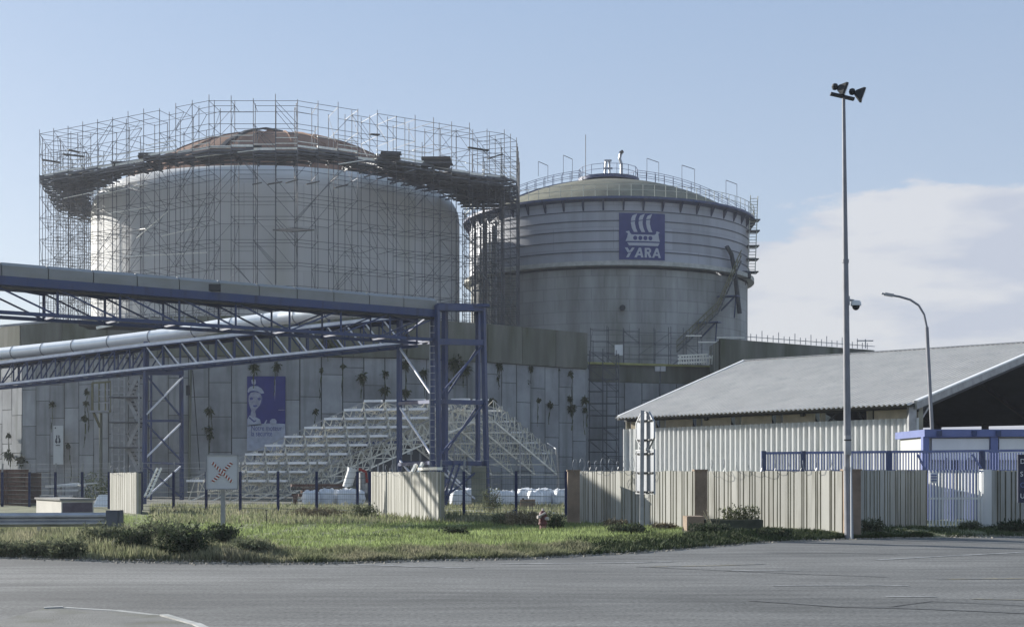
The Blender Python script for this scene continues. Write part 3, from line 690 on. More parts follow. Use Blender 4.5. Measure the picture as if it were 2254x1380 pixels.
for x, y, Y, r in TW:
    size = 'large bushy' if r >= .6 else 'mid sized' if r >= .42 else 'small'
    where = ('by the far left end' if x < 100 else 'left of the yellow cage' if x < 240 else 'left of the blue poster' if x < 520 else 'above the blue poster' if x < 640 else 'right of the blue poster' if x < 780 else 'behind the blue gantry tower' if x < 1075 else 'right of the blue tower' if x < 1240 else 'by the right wall corner')
    high = 'just under the parapet' if y < 825 else 'half way up' if y < 930 else 'low down'
    labs.append(f'{size} plant {high} {where}')
for i, (x, y, Y, r) in enumerate(TW):
    same = sorted([k for k in range(len(TW)) if labs[k] == labs[i]], key=lambda k: (TW[k][0], TW[k][1])); lab = labs[i]
    if len(same) > 1:
        k = same.index(i); lab += ', ' + ('leftmost', 'second from left', 'third from left', 'fourth from left', 'fifth from left', 'sixth from left')[k]
    tuft(x, y, Y - .3, r, lab)

# ------------------------------------------------------------------ banners
def flat_polys(polys, m, name, parent, org, ux, uz, lift):
    """2-D outlines laid on a plane as one thin print"""
    q = MB(); nrm = ux.cross(uz).normalized()
    for poly in polys: q.add([org + ux*x + uz*y + nrm*lift for x, y in poly], [tuple(range(len(poly)))])
    return q.build(name, m, parent)
def text_on(txt, m, parent, org, ux, uz, size, lift, name='lettering', bold=.0, width=None):
    cu = bpy.data.curves.new('lettering', 'FONT'); cu.body = txt; cu.size = 1; cu.offset = bold
    o = bpy.data.objects.new('lettering', cu); me = bpy.data.meshes.new_from_object(o)
    bpy.data.objects.remove(o); nrm = ux.cross(uz).normalized()
    xs = [v.co.x for v in me.vertices]; w = max(xs) - min(xs)
    sx = width/w if width else size
    off = wloc(parent)
    for v in me.vertices: v.co = org + ux*(v.co.x*sx) + uz*(v.co.y*size) + nrm*lift - off
    me.materials.append(m); ob = bpy.data.objects.new(name, me); COL.objects.link(ob); ob.parent = parent; return ob
UX = Vector((1, 0, 0)); UZ = Vector((0, 0, 1))
bn = thing('wall_poster', 'tall blue poster showing a worker in a white hard hat, fixed to the panel wall', 'poster', PX(586, 94.6))
b0 = P(544, 992, 94.75); bw = P(628, 992, 94.75).x - b0.x; bh = P(544, 828, 94.75).z - b0.z
q = MB(); q.box((b0.x, b0.y, b0.z), (b0.x + bw, b0.y + .06, b0.z + bh)); q.build('poster_sheet', mat('poster_navy', (.022, .028, .16), .6, var=.12), bn)
def pu(l): return [((x - 1707)/(1973 - 1707)*bw*.997, bh - (y - 745)/(1380+140 - 745)*bh) for x, y in l]
def pv_(l): return [((x - 148)/(420 - 148)*bw, bh - (y - 748)/(1287 - 748)*bh) for x, y in l]   # in the 3.285x zoom, sheet bottom at 1287
pale = mat('poster_pale', (.33, .36, .43), .6, var=.15, scale=3); skin = mat('poster_skin', (.27, .28, .34), .6, var=.25, scale=4); shade_ = mat('poster_midblue', (.06, .07, .2), .6)
flat_polys([pv_([(148,1108),(160,1100),(260,1092),(300,1088),(420,1092),(420,1287),(148,1287)]), pv_([(150,1060),(165,1030),(205,1040),(240,1060),(250,1100),(150,1110)]), pv_([(312,1092),(310,1070),(325,1055),(345,1055),(358,1070),(356,1093)]), pv_([(268,1090),(285,1062),(292,1064),(280,1092)])], pale, 'coverall_print', bn, b0, UX, UZ, .012)
flat_polys([pv_([(152,858),(156,838),(170,824),(195,816),(225,820),(250,836),(262,852),(270,870),(250,874),(220,856),(190,852),(170,856),(156,868)]), pv_([(180,800),(178,775),(190,768),(208,772),(212,800),(200,812)])], pale, 'hard_hat_print', bn, b0, UX, UZ, .014)
flat_polys([pv_([(160,890),(175,866),(205,860),(240,870),(252,895),(248,930),(238,960),(215,985),(205,1000),(212,1035),(190,1050),(172,1030),(178,995),(165,960),(158,925)])], skin, 'face_print', bn, b0, UX, UZ, .013)
flat_polys([pv_([(165,905),(180,898),(190,904),(188,918),(170,920)]), pv_([(222,905),(240,902),(248,912),(240,922),(224,920)]), pv_([(190,958),(215,955),(225,962),(205,972),(190,966)]), pv_([(165,1040),(200,1070),(215,1062),(212,1072),(196,1082),(160,1050)]), pv_([(252,880),(262,900),(256,940),(240,965),(250,925)])], shade_, 'shade_print', bn, b0, UX, UZ, .016)
flat_polys([pv_([(340,775),(352,775),(350,840),(346,930),(341,840)]), pv_([(370,990),(415,990),(415,994),(370,994)])], skin, 'flare_print', bn, b0, UX, UZ, .013)
ink = mat('poster_ink', (.06, .07, .22), .6)
text_on('Notre moteur', ink, bn, b0 + UX*bw*.1 + UZ*(bh - (1140-748)/(1287-748)*bh), UX, UZ, .5, .03, width=bw*.8)
text_on('la s\u00e9curit\u00e9', ink, bn, b0 + UX*bw*.1 + UZ*(bh - (1180-748)/(1287-748)*bh), UX, UZ, .5, .03, width=bw*.55)
wb = thing('wall_banner', 'narrow white banner with a small black emblem on the left part of the panel wall', 'banner', PX(132, 98.4))
c0 = P(118, 1022, 98.2); w_ = P(147, 1022, 98.2).x - c0.x; h_ = P(118, 937, 98.2).z - c0.z
ux = (PX(240, 96.6) - PX(50, 100.5)).normalized(); c0 = c0 + Vector((0, -.05, 0)); w_ *= 1.0
nn = ux.cross(UZ).normalized()
q = MB(); q.prism([c0, c0 + ux*w_, c0 + ux*w_ + UZ*h_, c0 + UZ*h_], -nn*.05); q.build('banner_sheet', mat('banner_white', (.45, .47, .46), .6, var=.06), wb)
blk = mat('banner_black', (.03, .035, .05), .7)
def pb(l): return [((x - 370)/(460 - 370)*w_, h_ - (y - 1180)/(1447 - 1180)*h_) for x, y in l]
flat_polys([pb([(398,1300),(386,1292),(392,1272),(400,1262),(398,1248),(408,1243),(410,1262),(404,1280),(412,1292),(404,1304)]),
            pb([(428,1300),(440,1292),(436,1272),(428,1262),(430,1248),(420,1243),(418,1262),(424,1280),(418,1292),(424,1304)]),
            pb([(394,1312),(434,1312),(434,1318),(394,1318)]), pb([(384,1190),(396,1190),(396,1200),(384,1200)])], blk, 'emblem', wb, c0, ux, UZ, .02)

# ------------------------------------------------------------------ steel gantry (upper conveyor), pipe bridge, towers
def lattice(root, A, B, C, D, n, w, m, flip=None, thin=None, dm=None, dn='diagonal', vn='vertical'):
    """bars between bottom chord A-B and top chord C-D"""
    thin = thin or w*.55; dm = dm or m
    for i in range(n + 1):
        p = A.lerp(B, i/n); q = C.lerp(D, i/n); bar(vn, p, q, thin, thin, m, root)
        if i < n:
            up = (i < n*flip) if flip is not None else True
            if up: bar(dn, C.lerp(D, i/n), A.lerp(B, (i+1)/n), thin*.85, thin*.85, dm, root)
            else: bar(dn, A.lerp(B, i/n), C.lerp(D, (i+1)/n), thin*.85, thin*.85, m, root)
up_ = thing('conveyor_bridge', 'enclosed grey conveyor gallery on blue lattice trusses crossing from the left to the blue tower', 'conveyor bridge', PX(500, 56))
gA = Vector(((-330 - CX)/F*47.6, 47.6, 0)); gB = PX(962, 60.8)
side_ = (gB - gA).normalized(); nr = Vector((side_.y, -side_.x, 0)); nr = nr if nr.y < 0 else -nr
def GP(t, off, z): p = gA.lerp(gB, t) - nr*off; return Vector((p.x, p.y, z))
z_bot, z_beam0, z_beam1 = 7.32, 8.30, 8.62
clad = mat('gallery_cladding', (.22, .23, .23), .5, .3, var=.15, scale=.5, grime=(.2, .2, .17), gsc=(.6, .6, 1.5), gpos=(.5, .75))
ng = 14
for i in range(ng):
    t0, t1_ = i/ng, (i+1)/ng - .0015
    p = [GP(t0, -.05, 8.62), GP(t0, -.05, 9.0), GP(t0, .25, 9.14), GP(t0, 1.6, 9.2), GP(t0, 1.75, 8.62)]
    q = MB(); q.prism(p, GP(t1_, 0, 0) - GP(t0, 0, 0)); q.build('cladding_sheet', clad, up_)
for off in (0, 1.7):
    q = MB(); q.bar(GP(0, off, (z_beam0+z_beam1)/2), GP(1, off, (z_beam0+z_beam1)/2), .16, z_beam1 - z_beam0); q.build('top_chord', blue, up_)
    bar('bottom_chord', GP(0, off, z_bot), GP(1, off, z_bot), .13, .13, blue, up_)
    lattice(up_, GP(0, off, z_bot), GP(1, off, z_bot), GP(0, off, z_beam0), GP(1, off, z_beam0), 10, .13, blue, flip=.66)
for i in range(11): bar('cross_beam', GP(i/10, 0, z_bot), GP(i/10, 1.7, z_bot), .07, .07, blue, up_)
for i in range(10): bar('cross_beam', GP(i/10, 0, z_beam0 - .05), GP((i+1)/10, 1.7, z_beam0 - .05), .07, .07, blue, up_)
bar('lower_flange', GP(0, .1, z_beam0 - .06), GP(1, .1, z_beam0 - .06), .5, .05, dark, up_)
q = MB(); c0 = GP(.56, -.08, 8.66); q.box((c0.x - .2, c0.y - .1, c0.z), (c0.x + .25, c0.y + .03, c0.z + .26)); q.build('access_hatch', dark, up_)

lit_pale = mat('sunlit_steel_tone', (.62, .64, .70), .4, .2)  # pale tone that paints sunlight onto chord faces, diagonals and braces
lo = thing('pipe_bridge', 'inclined blue lattice bridge carrying a long shiny metal tube below the grey conveyor gallery', 'pipe bridge', PX(320, 72))
cp = [(-260, 82, 6.05), (0, 77.5, 6.42), (320, 71.8, 6.88), (600, 68, 7.2), (885, 64.5, 7.5)]
LP = [Vector(PX(x, Y, z)) for x, Y, z in cp]
TH = 1.22
for k, (a_, b_) in enumerate(zip(LP, LP[1:])):
    dd = (b_ - a_); dd.z = 0; dd.normalize(); sd_ = Vector((-dd.y, dd.x, 0))
    n = max(3, round((b_ - a_).length / 1.12)) if k > 0 else 6
    for off in (0, 1.3):
        A_, B_ = a_ + sd_*off, b_ + sd_*off; U_ = Vector((0, 0, TH))
        bar('bottom_chord', A_, B_, .18, .13, blue, lo); bar('top_chord', A_ + U_, B_ + U_, .2, .2, blue, lo)
        if off == 0:
            bar('lit_chord_strip', A_ + Vector((0,-.1,.05)), B_ + Vector((0,-.1,.05)), .03, .11, lit_pale, lo); bar('lit_chord_strip', A_ + U_ + Vector((0,-.12,.03)), B_ + U_ + Vector((0,-.12,.03)), .03, .15, lit_pale, lo)  # pale strips added as the sunlit faces of the blue chords
        lattice(lo, A_, B_, A_ + U_, B_ + U_, n, .12, blue, flip=1 if k >= 2 else 0, dm=lit_pale if off == 0 else blue)  # near diagonals coloured as if sunlit
    for i in range(n): bar('cross_beam', a_.lerp(b_, i/n), a_.lerp(b_, i/n) + sd_*1.3, .08, .08, blue, lo)
    bar('deck_plate', a_ + sd_*.65 + Vector((0,0,TH+.05)), b_ + sd_*.65 + Vector((0,0,TH+.05)), 1.1, .05, dark, lo)
tb = MB(); sm_ = mat('shiny_aluminium_tube', (.95, .95, .92), .32, .3, var=.06, scale=2)
tp = [PX(-260, 83.5, 7.6), P(0, 779, 79), P(200, 758, 76), P(380, 736, 73.5), P(480, 718, 72), P(620, 700, 70), P(760, 684, 67.5), P(840, 676, 66)]
n = len(tp)
for k, (a_, b_) in enumerate(zip(tp, tp[1:])):
    q = MB(); q.bar(a_, b_ + (b_ - a_).normalized()*.02, .68, .68, n=20); q.build('tube_section', sm_, lo, True)
    m_ = int((b_ - a_).length/1.9)
    for i in range(m_):
        p = a_.lerp(b_, (i + .5)/m_); u = (b_ - a_).normalized(); q = MB(); q.bar(p - u*.03, p + u*.03, .72, .72, n=16); q.build('tube_joint', galv, lo)
        bar('tube_saddle', p + Vector((0,0,-.62)), p + Vector((0,0,-.3)), .12, .12, blue, lo)

def tower(name_, label, legs, levels, lw, braces, m=blue):
    t = thing(name_, label, 'steel tower', (legs[0][0][0], legs[0][0][1], 0))
    for a_, b_, w in legs: bar('leg', a_, b_, w*.66, w*.66, m, t, up=Vector((.55, .83, 0)))
    for a_, b_, w, h in levels: bar('beam', a_, b_, w, h, m, t)
    for a_, b_ in braces: bar('brace', a_, b_, .075, .075, lit_pale if (b_.z - a_.z)*(b_.x - a_.x) * (1 if name_ == 'bridge_trestle' else -1) > 0 else m, t)  # braces sloping one way take the painted sunlit tone
    return t
# trestle under the pipe bridge
YA, YB = 71.9, 73.6
tower('bridge_trestle', 'pair of blue cross braced legs holding up the left end of the pipe bridge', 
      [(P(317, 1120, YA), P(321, 752, YA), .26), (P(400, 1100, YB), P(399, 818, YB), .24), (P(332, 1100, 73.2), P(333, 820, 73.2), .12)],
      [(P(320, 820, YA), P(402, 820, YB), .2, .26), (P(320, 926, YA), P(402, 926, YB), .12, .12), (P(316, 1018, YA), P(402, 1020, YB), .1, .1)], .2,
      [(P(322, 826, YA), P(402, 922, YB)), (P(402, 830, YB), P(322, 912, YA)), (P(322, 932, YA), P(403, 1018, YB)), (P(400, 930, YB), P(320, 1008, YA)), (P(318, 1022, YA), P(400, 1096, YB)), (P(400, 1024, YB), P(318, 1098, YA))])
# main tower
ZT_ = CH + 375/F*60.8
A0 = PX(879, 65.2); B0 = PX(952, 61.2); C0 = PX(962, 60.6); D0 = PX(1063, 62.6); E0 = PX(979, 66.4)
def at(p, y, w=None): return Vector((p.x, p.y, CH + (HY - y)/F*p.y))
legs = [(at(A0, 1118), at(A0, 690), .28), (at(B0, 1122), at(B0, 672), .22), (at(C0, 1122) + Vector((.12,0,0)), at(C0, 672), .26), (at(D0, 1120) + Vector((.2,0,0)), at(D0, 674), .28), (at(E0, 1112), at(E0, 680), .34), (at(PX(1052, 66.8), 1110), at(PX(1052, 66.8), 684), .26)]
G0 = PX(1052, 66.8)
levels = []
for y in (676, 752, 884, 1018):
    w = .2 if y < 800 else .15
    levels += [(at(A0, y + 4), at(B0, y), w, w), (at(C0, y), at(D0, y + 2), w, w*1.3), (at(A0, y), at(E0, y), w, w), (at(E0, y + 2), at(G0, y), w, w), (at(G0, y), at(D0, y), w, w)]
br = [(at(A0, 765), at(B0, 872)), (at(A0, 895), at(B0, 1005)), (at(C0, 876), at(D0, 760)), (at(C0, 1008), at(D0, 892)), (at(E0, 876), at(G0, 765)), (at(E0, 1000), at(G0, 892)), (at(C0, 1030), at(D0, 1112)), (at(C0, 1108), at(D0, 1026)), (at(E0, 1030), at(G0, 1100)), (at(A0, 745), at(B0, 690)), (at(A0, 1012), at(B0, 1100)), (at(PX(1000, 61.2), 1020), at(PX(968, 60.8), 1118)), (at(PX(1013, 61.2), 1020), at(PX(978, 60.8), 1118))]
tw_ = tower('gantry_tower', 'tall blue steel tower with cross bracing where both bridges end', legs, levels, .2, br)
q = MB(); q.prism([at(B0, 668) + Vector((-.2,-.2,0)), at(D0, 670) + Vector((.3,-.2,0)), at(G0, 680) + Vector((.2,.2,0)), at(E0, 680) + Vector((-.2,.2,0))], (0, 0, -.12)); q.build('top_plate', blue, tw_)
# ladder on the tower's near leg
for dx in (-.30, -.02): bar('ladder_rail', at(B0, 1110) + Vector((.2 + dx, -.25, 0)), at(B0, 680) + Vector((.2 + dx, -.25, 0)), .04, .04, galv, tw_)
for i in range(28): 
    z = .4 + i*.29; bar('rung', (B0.x - .1, B0.y - .25, z), (B0.x + .18, B0.y - .25, z), .03, .03, galv, tw_)
q = MB(); c0 = at(D0, 1120); q.box((c0.x - .5, c0.y - .4, 0), (c0.x + .15, c0.y + .4, CH - .2 + .6)); q.build('footing', mat('footing_concrete', (.22, .22, .17), .9), tw_)

# stair tower, ladder and yellow cage against the wall, left of the trestle
sw = thing('wall_stair', 'grey steel stair with ladder and landings against the wall behind the trestle', 'stair', PX(262, 92))
for x, Y in ((247, 92), (274, 92), (306, 91.5), (262, 93.5)): bar('post', PX(x, Y, 0), P(x, 745 + (60 if x == 247 else 0), Y), .11, .11, galv, sw)
for i in range(15): bar('rung', P(248, 1030 - i*15, 92), P(275, 1030 - i*15, 92), .05, .06, galv, sw)
for k, (y0, y1) in enumerate(((1040, 985), (985, 930), (930, 875), (875, 822), (822, 770))):
    x0, x1 = (280, 306) if k % 2 else (306, 280)
    for o_ in (0, .8):
        q = MB(); q.bar(P(x0, y0, 92.5) + Vector((0,o_,0)), P(x1, y1, 92.5) + Vector((0,o_,0)), .07, .22); q.bar(P(x0, y0 - 30, 92.5) + Vector((0,o_,0)), P(x1, y1 - 30, 92.5) + Vector((0,o_,0)), .05, .05); q.build('stringer', galv, sw)
    for i in range(6): bar('tread', P(lerp(x0, x1, i/6), lerp(y0, y1, i/6), 92.5), P(lerp(x0, x1, i/6), lerp(y0, y1, i/6), 92.5) + Vector((0, .8, 0)), .25, .05, tube_m, sw)
    bar('landing', P(244, y1, 92.2), P(308, y1, 92.2), .9, .08, tube_m, sw)
cg = thing('platform_cage', 'yellow green railed platform cage fixed high on the wall left of the stair', 'platform', P(225, 905, 95))
ax = [(203, 843), (245, 840), (245, 905), (203, 905)]
for Y in (95.2, 94.2):
    for a_, b_ in zip(ax, ax[1:] + ax[:1]): bar('frame_tube', P(*a_, Y), P(*b_, Y), .12, .12, yellow, cg)
for x in (218, 232): bar('frame_tube', P(x, 842, 94.2), P(x, 905, 94.2), .08, .08, yellow, cg)
for y in (858, 872, 886): bar('guard_rail', P(218, y, 94.2), P(243, y, 94.2), .08, .08, galv, cg)
bar('floor_plate', P(203, 906, 94.7), P(245, 906, 94.7), 1.2, .12, galv, cg); bar('support_strut', P(206, 908, 94.6), P(220, 940, 95.6), .12, .12, yellow, cg)
bar('down_pipe', P(222, 908, 95.6), PX(222, 95.6, 0), .22, .22, mat('olive_pipe', (.13, .14, .11), .7), cg, 'tube')
cl_ = thing('wall_pipe', 'rusty vertical drain pipe with a swaying cable beside the trestle right leg', 'pipe', PX(418, 94.3))
bar('pipe', PX(416, 94.4, 0), P(420, 812, 94.4), .16, .16, mat('olive_pipe', (.13,.14,.11)), cl_, 'tube'); bar('cable', P(424, 815, 94.2), P(440, 1035, 94.2), .05, .05, dark, cl_); bar('insulator', P(414, 870, 94), P(414, 848, 94), .22, .22, dark, cl_)

# walkway slab hung under the upper bridge behind (dark platform with lit edge)
wk = thing('roof_walkway', 'dark flat walkway platform with pale edges running between bridge and wall', 'walkway', P(280, 720, 88))
bar('deck', P(185, 716, 88), P(440, 722, 88), 2.2, .3, dark, wk); bar('edge_strip', P(212, 722, 86.6), P(262, 712, 86.8), .2, .16, alu, wk); bar('edge_strip', P(0, 718, 88), P(135, 705, 88), .2, .12, galv, wk)
bar('edge_strip', P(345, 728, 86.6), P(430, 722, 86.8), .2, .16, alu, wk)
for i in range(9): bar('rail_post', P(225 + i*26, 716, 87.5), P(225 + i*26, 690, 87.5), .06, .06, galv, wk)
for y in (690, 700): bar('handrail', P(225, y, 87.5), P(433, y + 3, 87.5), .05, .05, galv, wk)

# ------------------------------------------------------------------ stored aluminium roof trusses (one gabled set)
rt = thing('truss_roof_frame', 'gabled aluminium lattice roof frame with pale cross boards standing on the ground', 'truss frame', PX(860, 82))
brightb = mat('bright_board', (.88, .88, .88), .35)
vv = Vector((1.32, -.36, 0)); apex = P(800, 885, 84.5)
NL, NR = 9, 5
LS = (P(420, 1062, 86) - apex) ; RS_ = None
left_pts = [apex + (P(410, 1060, 85.5) - apex)*(i/NL) for i in range(NL + 1)]
r_apex = P(845, 884, 84.5)
right_pts = [apex + Vector((1.2,0,0)) + (P(985, 1000, 86.8) - (apex + Vector((1.2,0,0))))*(i/NR) for i in range(NR + 1)]
DEP = Vector((0.1, 0, -1.25))
NT = 6
bm_ = MB(); wires = MB()
for k in range(NT):
    o_ = vv*k
    for pts_ in (left_pts, right_pts):
        a_, b_ = pts_[0] + o_, pts_[-1] + o_
        bar('top_chord', a_, b_, .06, .06, galv, rt); bar('bottom_chord', a_ + DEP, b_ + DEP, .08, .09, alu, rt)
        for i in range(len(pts_) - 1):
            p, r = pts_[i] + o_, pts_[i+1] + o_; mid = (p + r)/2
            for (s_, e_) in ((p, p + DEP), (p + DEP, mid), (mid, r + DEP), (mid + Vector((.15,0,0)), mid + DEP*.98), (p + Vector((.1,0,0)), mid + DEP)):
                wires.bar(s_, e_, .07, .07, n=3)
    if k < NT - 1:
        for j, pts_ in enumerate((left_pts, right_pts)):
            for i, p in enumerate(pts_):
                if j == 0 and True:
                    bar('cross_board', p + o_ + vv*.06 + UZ*.06, p + o_ + vv*.86 + UZ*.06, .30, .13, brightb, rt)
                else:
                    bar('cross_board', p + o_ + vv*.1 + UZ*.05, p + o_ + vv*.8 + UZ*.05, .14, .10, brightb, rt)
                bar('cross_tie', p + o_ + DEP, p + o_ + vv + DEP, .05, .05, alu, rt)
                if i < len(pts_) - 1:
                    wires.bar(p + o_, pts_[i+1] + o_ + vv, .045, .045, n=3); wires.bar(p + o_ + DEP, p + o_ + vv, .045, .045, n=3); wires.bar(p + o_, p + o_ + vv + DEP, .045, .045, n=3)
                for _ in range(3): wires.bar(p + o_ + DEP*.5, p + o_ + vv*.9 + DEP*random.uniform(.3,.8), .05, .05, n=3)
wires.build('web_member', mat('dull_aluminium', (.60, .58, .50), .5), rt, kind='stuff')
for k in (0, 2, 5):
    for p in (left_pts[-1], left_pts[NL//2], right_pts[NR//2], right_pts[-1]):
        c0 = p + vv*k + DEP; 
        if c0.z > .1: bar('prop', (c0.x, c0.y, 0), c0, .08, .08, galv, rt)
gp = thing('bent_pole', 'slightly bent pale pole standing at the right end of the truss frame', 'pole', PX(1228, 78))
c = [(1230, 1118), (1229, 1060), (1227, 1015), (1224, 988)]
q = MB()
for a_, b_ in zip(c, c[1:]): q.bar(P(*a_, 78), P(*b_, 78), .1, .1, n=8)
q.bar(P(1224, 988, 78), P(1205, 975, 80), .07, .07, n=6); q.build('pole_tube', galv, gp)
# canopy with blue fascia beneath the frame
cn = thing('blue_edged_shelter', 'low grey shelter with a blue fascia and hanging lamps behind the truss frame', 'shelter', PX(850, 89))
q = MB(); a_ = P(745, 1090, 89); q.box((P(745, 0, 89).x, 89, 0), (P(955, 0, 89).x, 92, 3.4)); q.build('body', mat('shelter_grey', (.11, .115, .125), .8), cn)
bar('fascia', P(765, 972, 88.8), P(957, 970, 88.8), .2, .3, blue, cn)
bar('pale_edge', P(770, 979, 88.6), P(950, 977, 88.6), .1, .06, alu, cn)
for x in (798, 851, 902): 
    q = MB(); c0 = P(x, 992, 88.2); q.box((c0.x - .16, c0.y - .1, c0.z - .22), (c0.x + .16, c0.y + .1, c0.z + .12)); q.build('hanging_lamp', whitedirty, cn)
for x in (775, 815, 870, 925): bar('post', PX(x, 88.7, 0), P(x, 975, 88.7), .12, .12, galv, cn)
for i, (x, y, Y) in enumerate(((832, 1020, 76), (844, 1018, 76.4), (858, 1030, 77), (870, 1026, 76))): bar('rail_post', PX(x, Y, 0), P(x, y, Y), .08, .08, galv, cn)

# ------------------------------------------------------------------ yard clutter
def bulk_bag(px, ybot, Y, w, h, label):
    c = PX(px, Y); t = thing('bulk_bag', label, 'bulk bag', c, 'white bulk bags lined up in the yard')
    bm = bmesh.new(); bmesh.ops.create_cube(bm, size=1)
    bmesh.ops.subdivide_edges(bm, edges=bm.edges[:], cuts=4, use_grid_fill=True)
    for v in bm.verts:
        x, y, z = v.co*2; k = 1 + .12*(1 - z*z); 
        rr = math.hypot(x, y); 
        if rr > 1: x, y = x*(1 + (1/rr - 1)*.55), y*(1 + (1/rr - 1)*.55)
        top = .12*random.uniform(-1, 1) if z > .9 else 0
        v.co = Vector((x*w/2*k + random.uniform(-.02,.02), y*w/2*k, (z + 1)/2*h + top*h + (.15*h*(1 - rr*.7) if z > .9 else 0)))
    me = bpy.data.meshes.new('bag_body'); bm.to_mesh(me); bm.free(); me.materials.append(bagm)
    me.polygons.foreach_set('use_smooth', [True]*len(me.polygons))
    o = bpy.data.objects.new('bag_body', me); COL.objects.link(o); o.parent = t; o.rotation_euler.z = random.uniform(-.4, .4)
    for sx in (-1, 1):
        for sy in (-1, 1):
            q = MB(); p = c + Vector((sx*w*.4, sy*w*.4, h*.95)); q.bar(p, p + Vector((-sx*.12, -sy*.1, .18)), .05, .02); q.bar(p + Vector((-sx*.12, -sy*.1, .18)), p + Vector((-sx*.22, 0, 0)), .05, .02); q.build('lifting_loop', bagm, t)
bags = [(685, .85), (722, .85), (745, .8), (765, .85), (786, .8), (992, .8), (1008, .75), (1030, .8), (1048, .8), (1086, .8), (1118, .95), (1160, .95), (1178, .8), (1196, .9), (1215, .9), (1236, .85)]
for i, (x, w) in enumerate(bags):
    side__ = 'left of the short ribbed wall' if x < 800 else 'right of the short ribbed wall, under the tower' if x < 1060 else 'between the tower and the right brown pier'
    nm = {685: 'leftmost', 722: 'second', 745: 'third', 765: 'fourth', 786: 'fifth', 992: 'leftmost', 1008: 'second', 1030: 'third', 1048: 'fourth', 1086: 'leftmost', 1118: 'plump second', 1160: 'third', 1178: 'fourth', 1196: 'fifth', 1215: 'sixth', 1236: 'last'}[x]
    bulk_bag(x, 1118, 66 + (i % 3)*.4, w*.88, .66 + .08*(i % 2), f'{nm} white bulk bag {side__}')
sl = thing('steel_pile', 'long low pile of rusty steel sections behind the bulk bags left of the ribbed wall', 'steel pile', PX(700, 71))
for i in range(16):
    z = .5 + (i % 4)*.16; x0 = 640 + random.uniform(0, 40); bar('steel_section', PX(x0, 70 + random.uniform(0, 2), z), PX(x0 + random.uniform(70, 105), 70.5 + random.uniform(0, 2), z), .16, .13, random.choice((rustiron, rustiron, dark)), sl)
for x in (650, 690, 740): bar('bearer', PX(x, 69.8, 0), PX(x, 69.8, .5), .2, .2, rustiron, sl)
hp = thing('tilted_hopper', 'white round hopper tilted on a small red and grey machine behind the mesh fence', 'hopper machine', PX(775, 67))
q = MB(); a_ = P(764, 1072, 67); b_ = P(776, 1033, 67); q.bar(a_, b_, .45, .45, n=14); q.bar(b_, b_ + (b_ - a_).normalized()*.05, .52, .52, n=14); q.build('hopper_drum', whitedirty, hp, True)
q = MB(); q.bar(P(735, 1083, 67), P(782, 1074, 67), .5, .22); q.build('chassis', mat('olive_machine', (.08, .085, .06), .7), hp)
q = MB(); q.bar(P(800, 1085, 67.5), P(800, 1040, 67.5), .42, .42, n=12); q.build('grey_drum', galv, hp, True)
q = MB(); q.bar(P(790, 1032, 67.3), P(806, 1038, 67.3), .12, .12); q.bar(P(806, 1038, 67.3), P(808, 1062, 67.3), .1, .1); q.build('red_arm', redp, hp)
for x in (742, 776): 
    q = MB(); c0 = PX(x, 66.7, .22); q.bar(c0, c0 + Vector((0,.2,0)), .45, .45, n=14); q.build('wheel', black, hp, True)
bar('support_leg', PX(770, 67, .1), P(770, 1076, 67), .12, .12, dark, hp)
rc = thing('slatted_skip', 'rust brown slatted steel skip behind the mesh fence at the far left', 'skip', PX(20, 63))
for i in range(9): bar('slat', PX(-40, 63, .15 + i*.19), PX(62, 61.5, .15 + i*.19), .06, .15, rustiron, rc)
q = MB(); q.box((PX(-40,63.1).x, 63.1, 0), (PX(60, 63.1).x, 65, 1.6)); q.build('body', mat('dark_rust', (.07, .045, .035), .9), rc)
for x in (-38, 12, 60): bar('corner_post', PX(x, 61.45, 0), PX(x, 61.45, 1.72), .12, .1, rustiron, rc)
tr = thing('flat_trailer', 'pale flat topped trailer with white boards behind the fence left of the ribbed wall', 'trailer', PX(150, 66))
bar('flatbed', P(112, 1070, 66), P(178, 1068, 66), 1.6, .1, white, tr); bar('load_board', P(128, 1068, 66), P(168, 1064, 66), 1.0, .06, white, tr); bar('load_board', P(180, 1066, 66), P(208, 1063, 66), .9, .05, white, tr)
for x in (120, 134, 172): bar('leg', PX(x, 65.4, 0), P(x, 1069, 65.4), .08, .08, galv, tr)
for x in (140, 165):
    q = MB(); c0 = PX(x, 65.3, .25); q.bar(c0, c0 + Vector((0,.2,0)), .5, .5, n=14); q.build('wheel', black, tr, True)
bar('low_bar', P(120, 1080, 65.3), P(172, 1079, 65.3), .08, .1, whitedirty, tr)
for i, (x, y, w, lab) in enumerate(((97, 1090, .5, 'small white crate on the ground left of the flat trailer'), (119, 1090, .45, 'small white crate under the left end of the flat trailer'), (141, 1090, .55, 'white crate under the middle of the flat trailer'))):
    cr_ = thing('plastic_crate', lab, 'crate', PX(x, 65)); c0 = PX(x, 65)
    q = MB(); q.box((c0.x - w/2, 64.8, 0.05), (c0.x + w/2, 65.3, .5)); q.build('crate_body', whitedirty, cr_)
    q = MB(); q.box((c0.x - w/2 - .03, 64.77, .5), (c0.x + w/2 + .03, 65.33, .56)); q.build('crate_rim', white, cr_)
sb = thing('white_sheet_pile', 'white plastic sheet heap just left of the left ribbed wall', 'sheet', PX(228, 60))
q = MB(); 
for k in range(7): q.bar(PX(215 + k*4, 59.5, .05), PX(226 + k*4, 60, .55 + .1*math.sin(k)), .5, .06)
q.build('sheet', white, sb)
gb = thing('green_bush', 'olive green bush behind the mesh fence left of the left ribbed wall', 'bush', PX(220, 68))
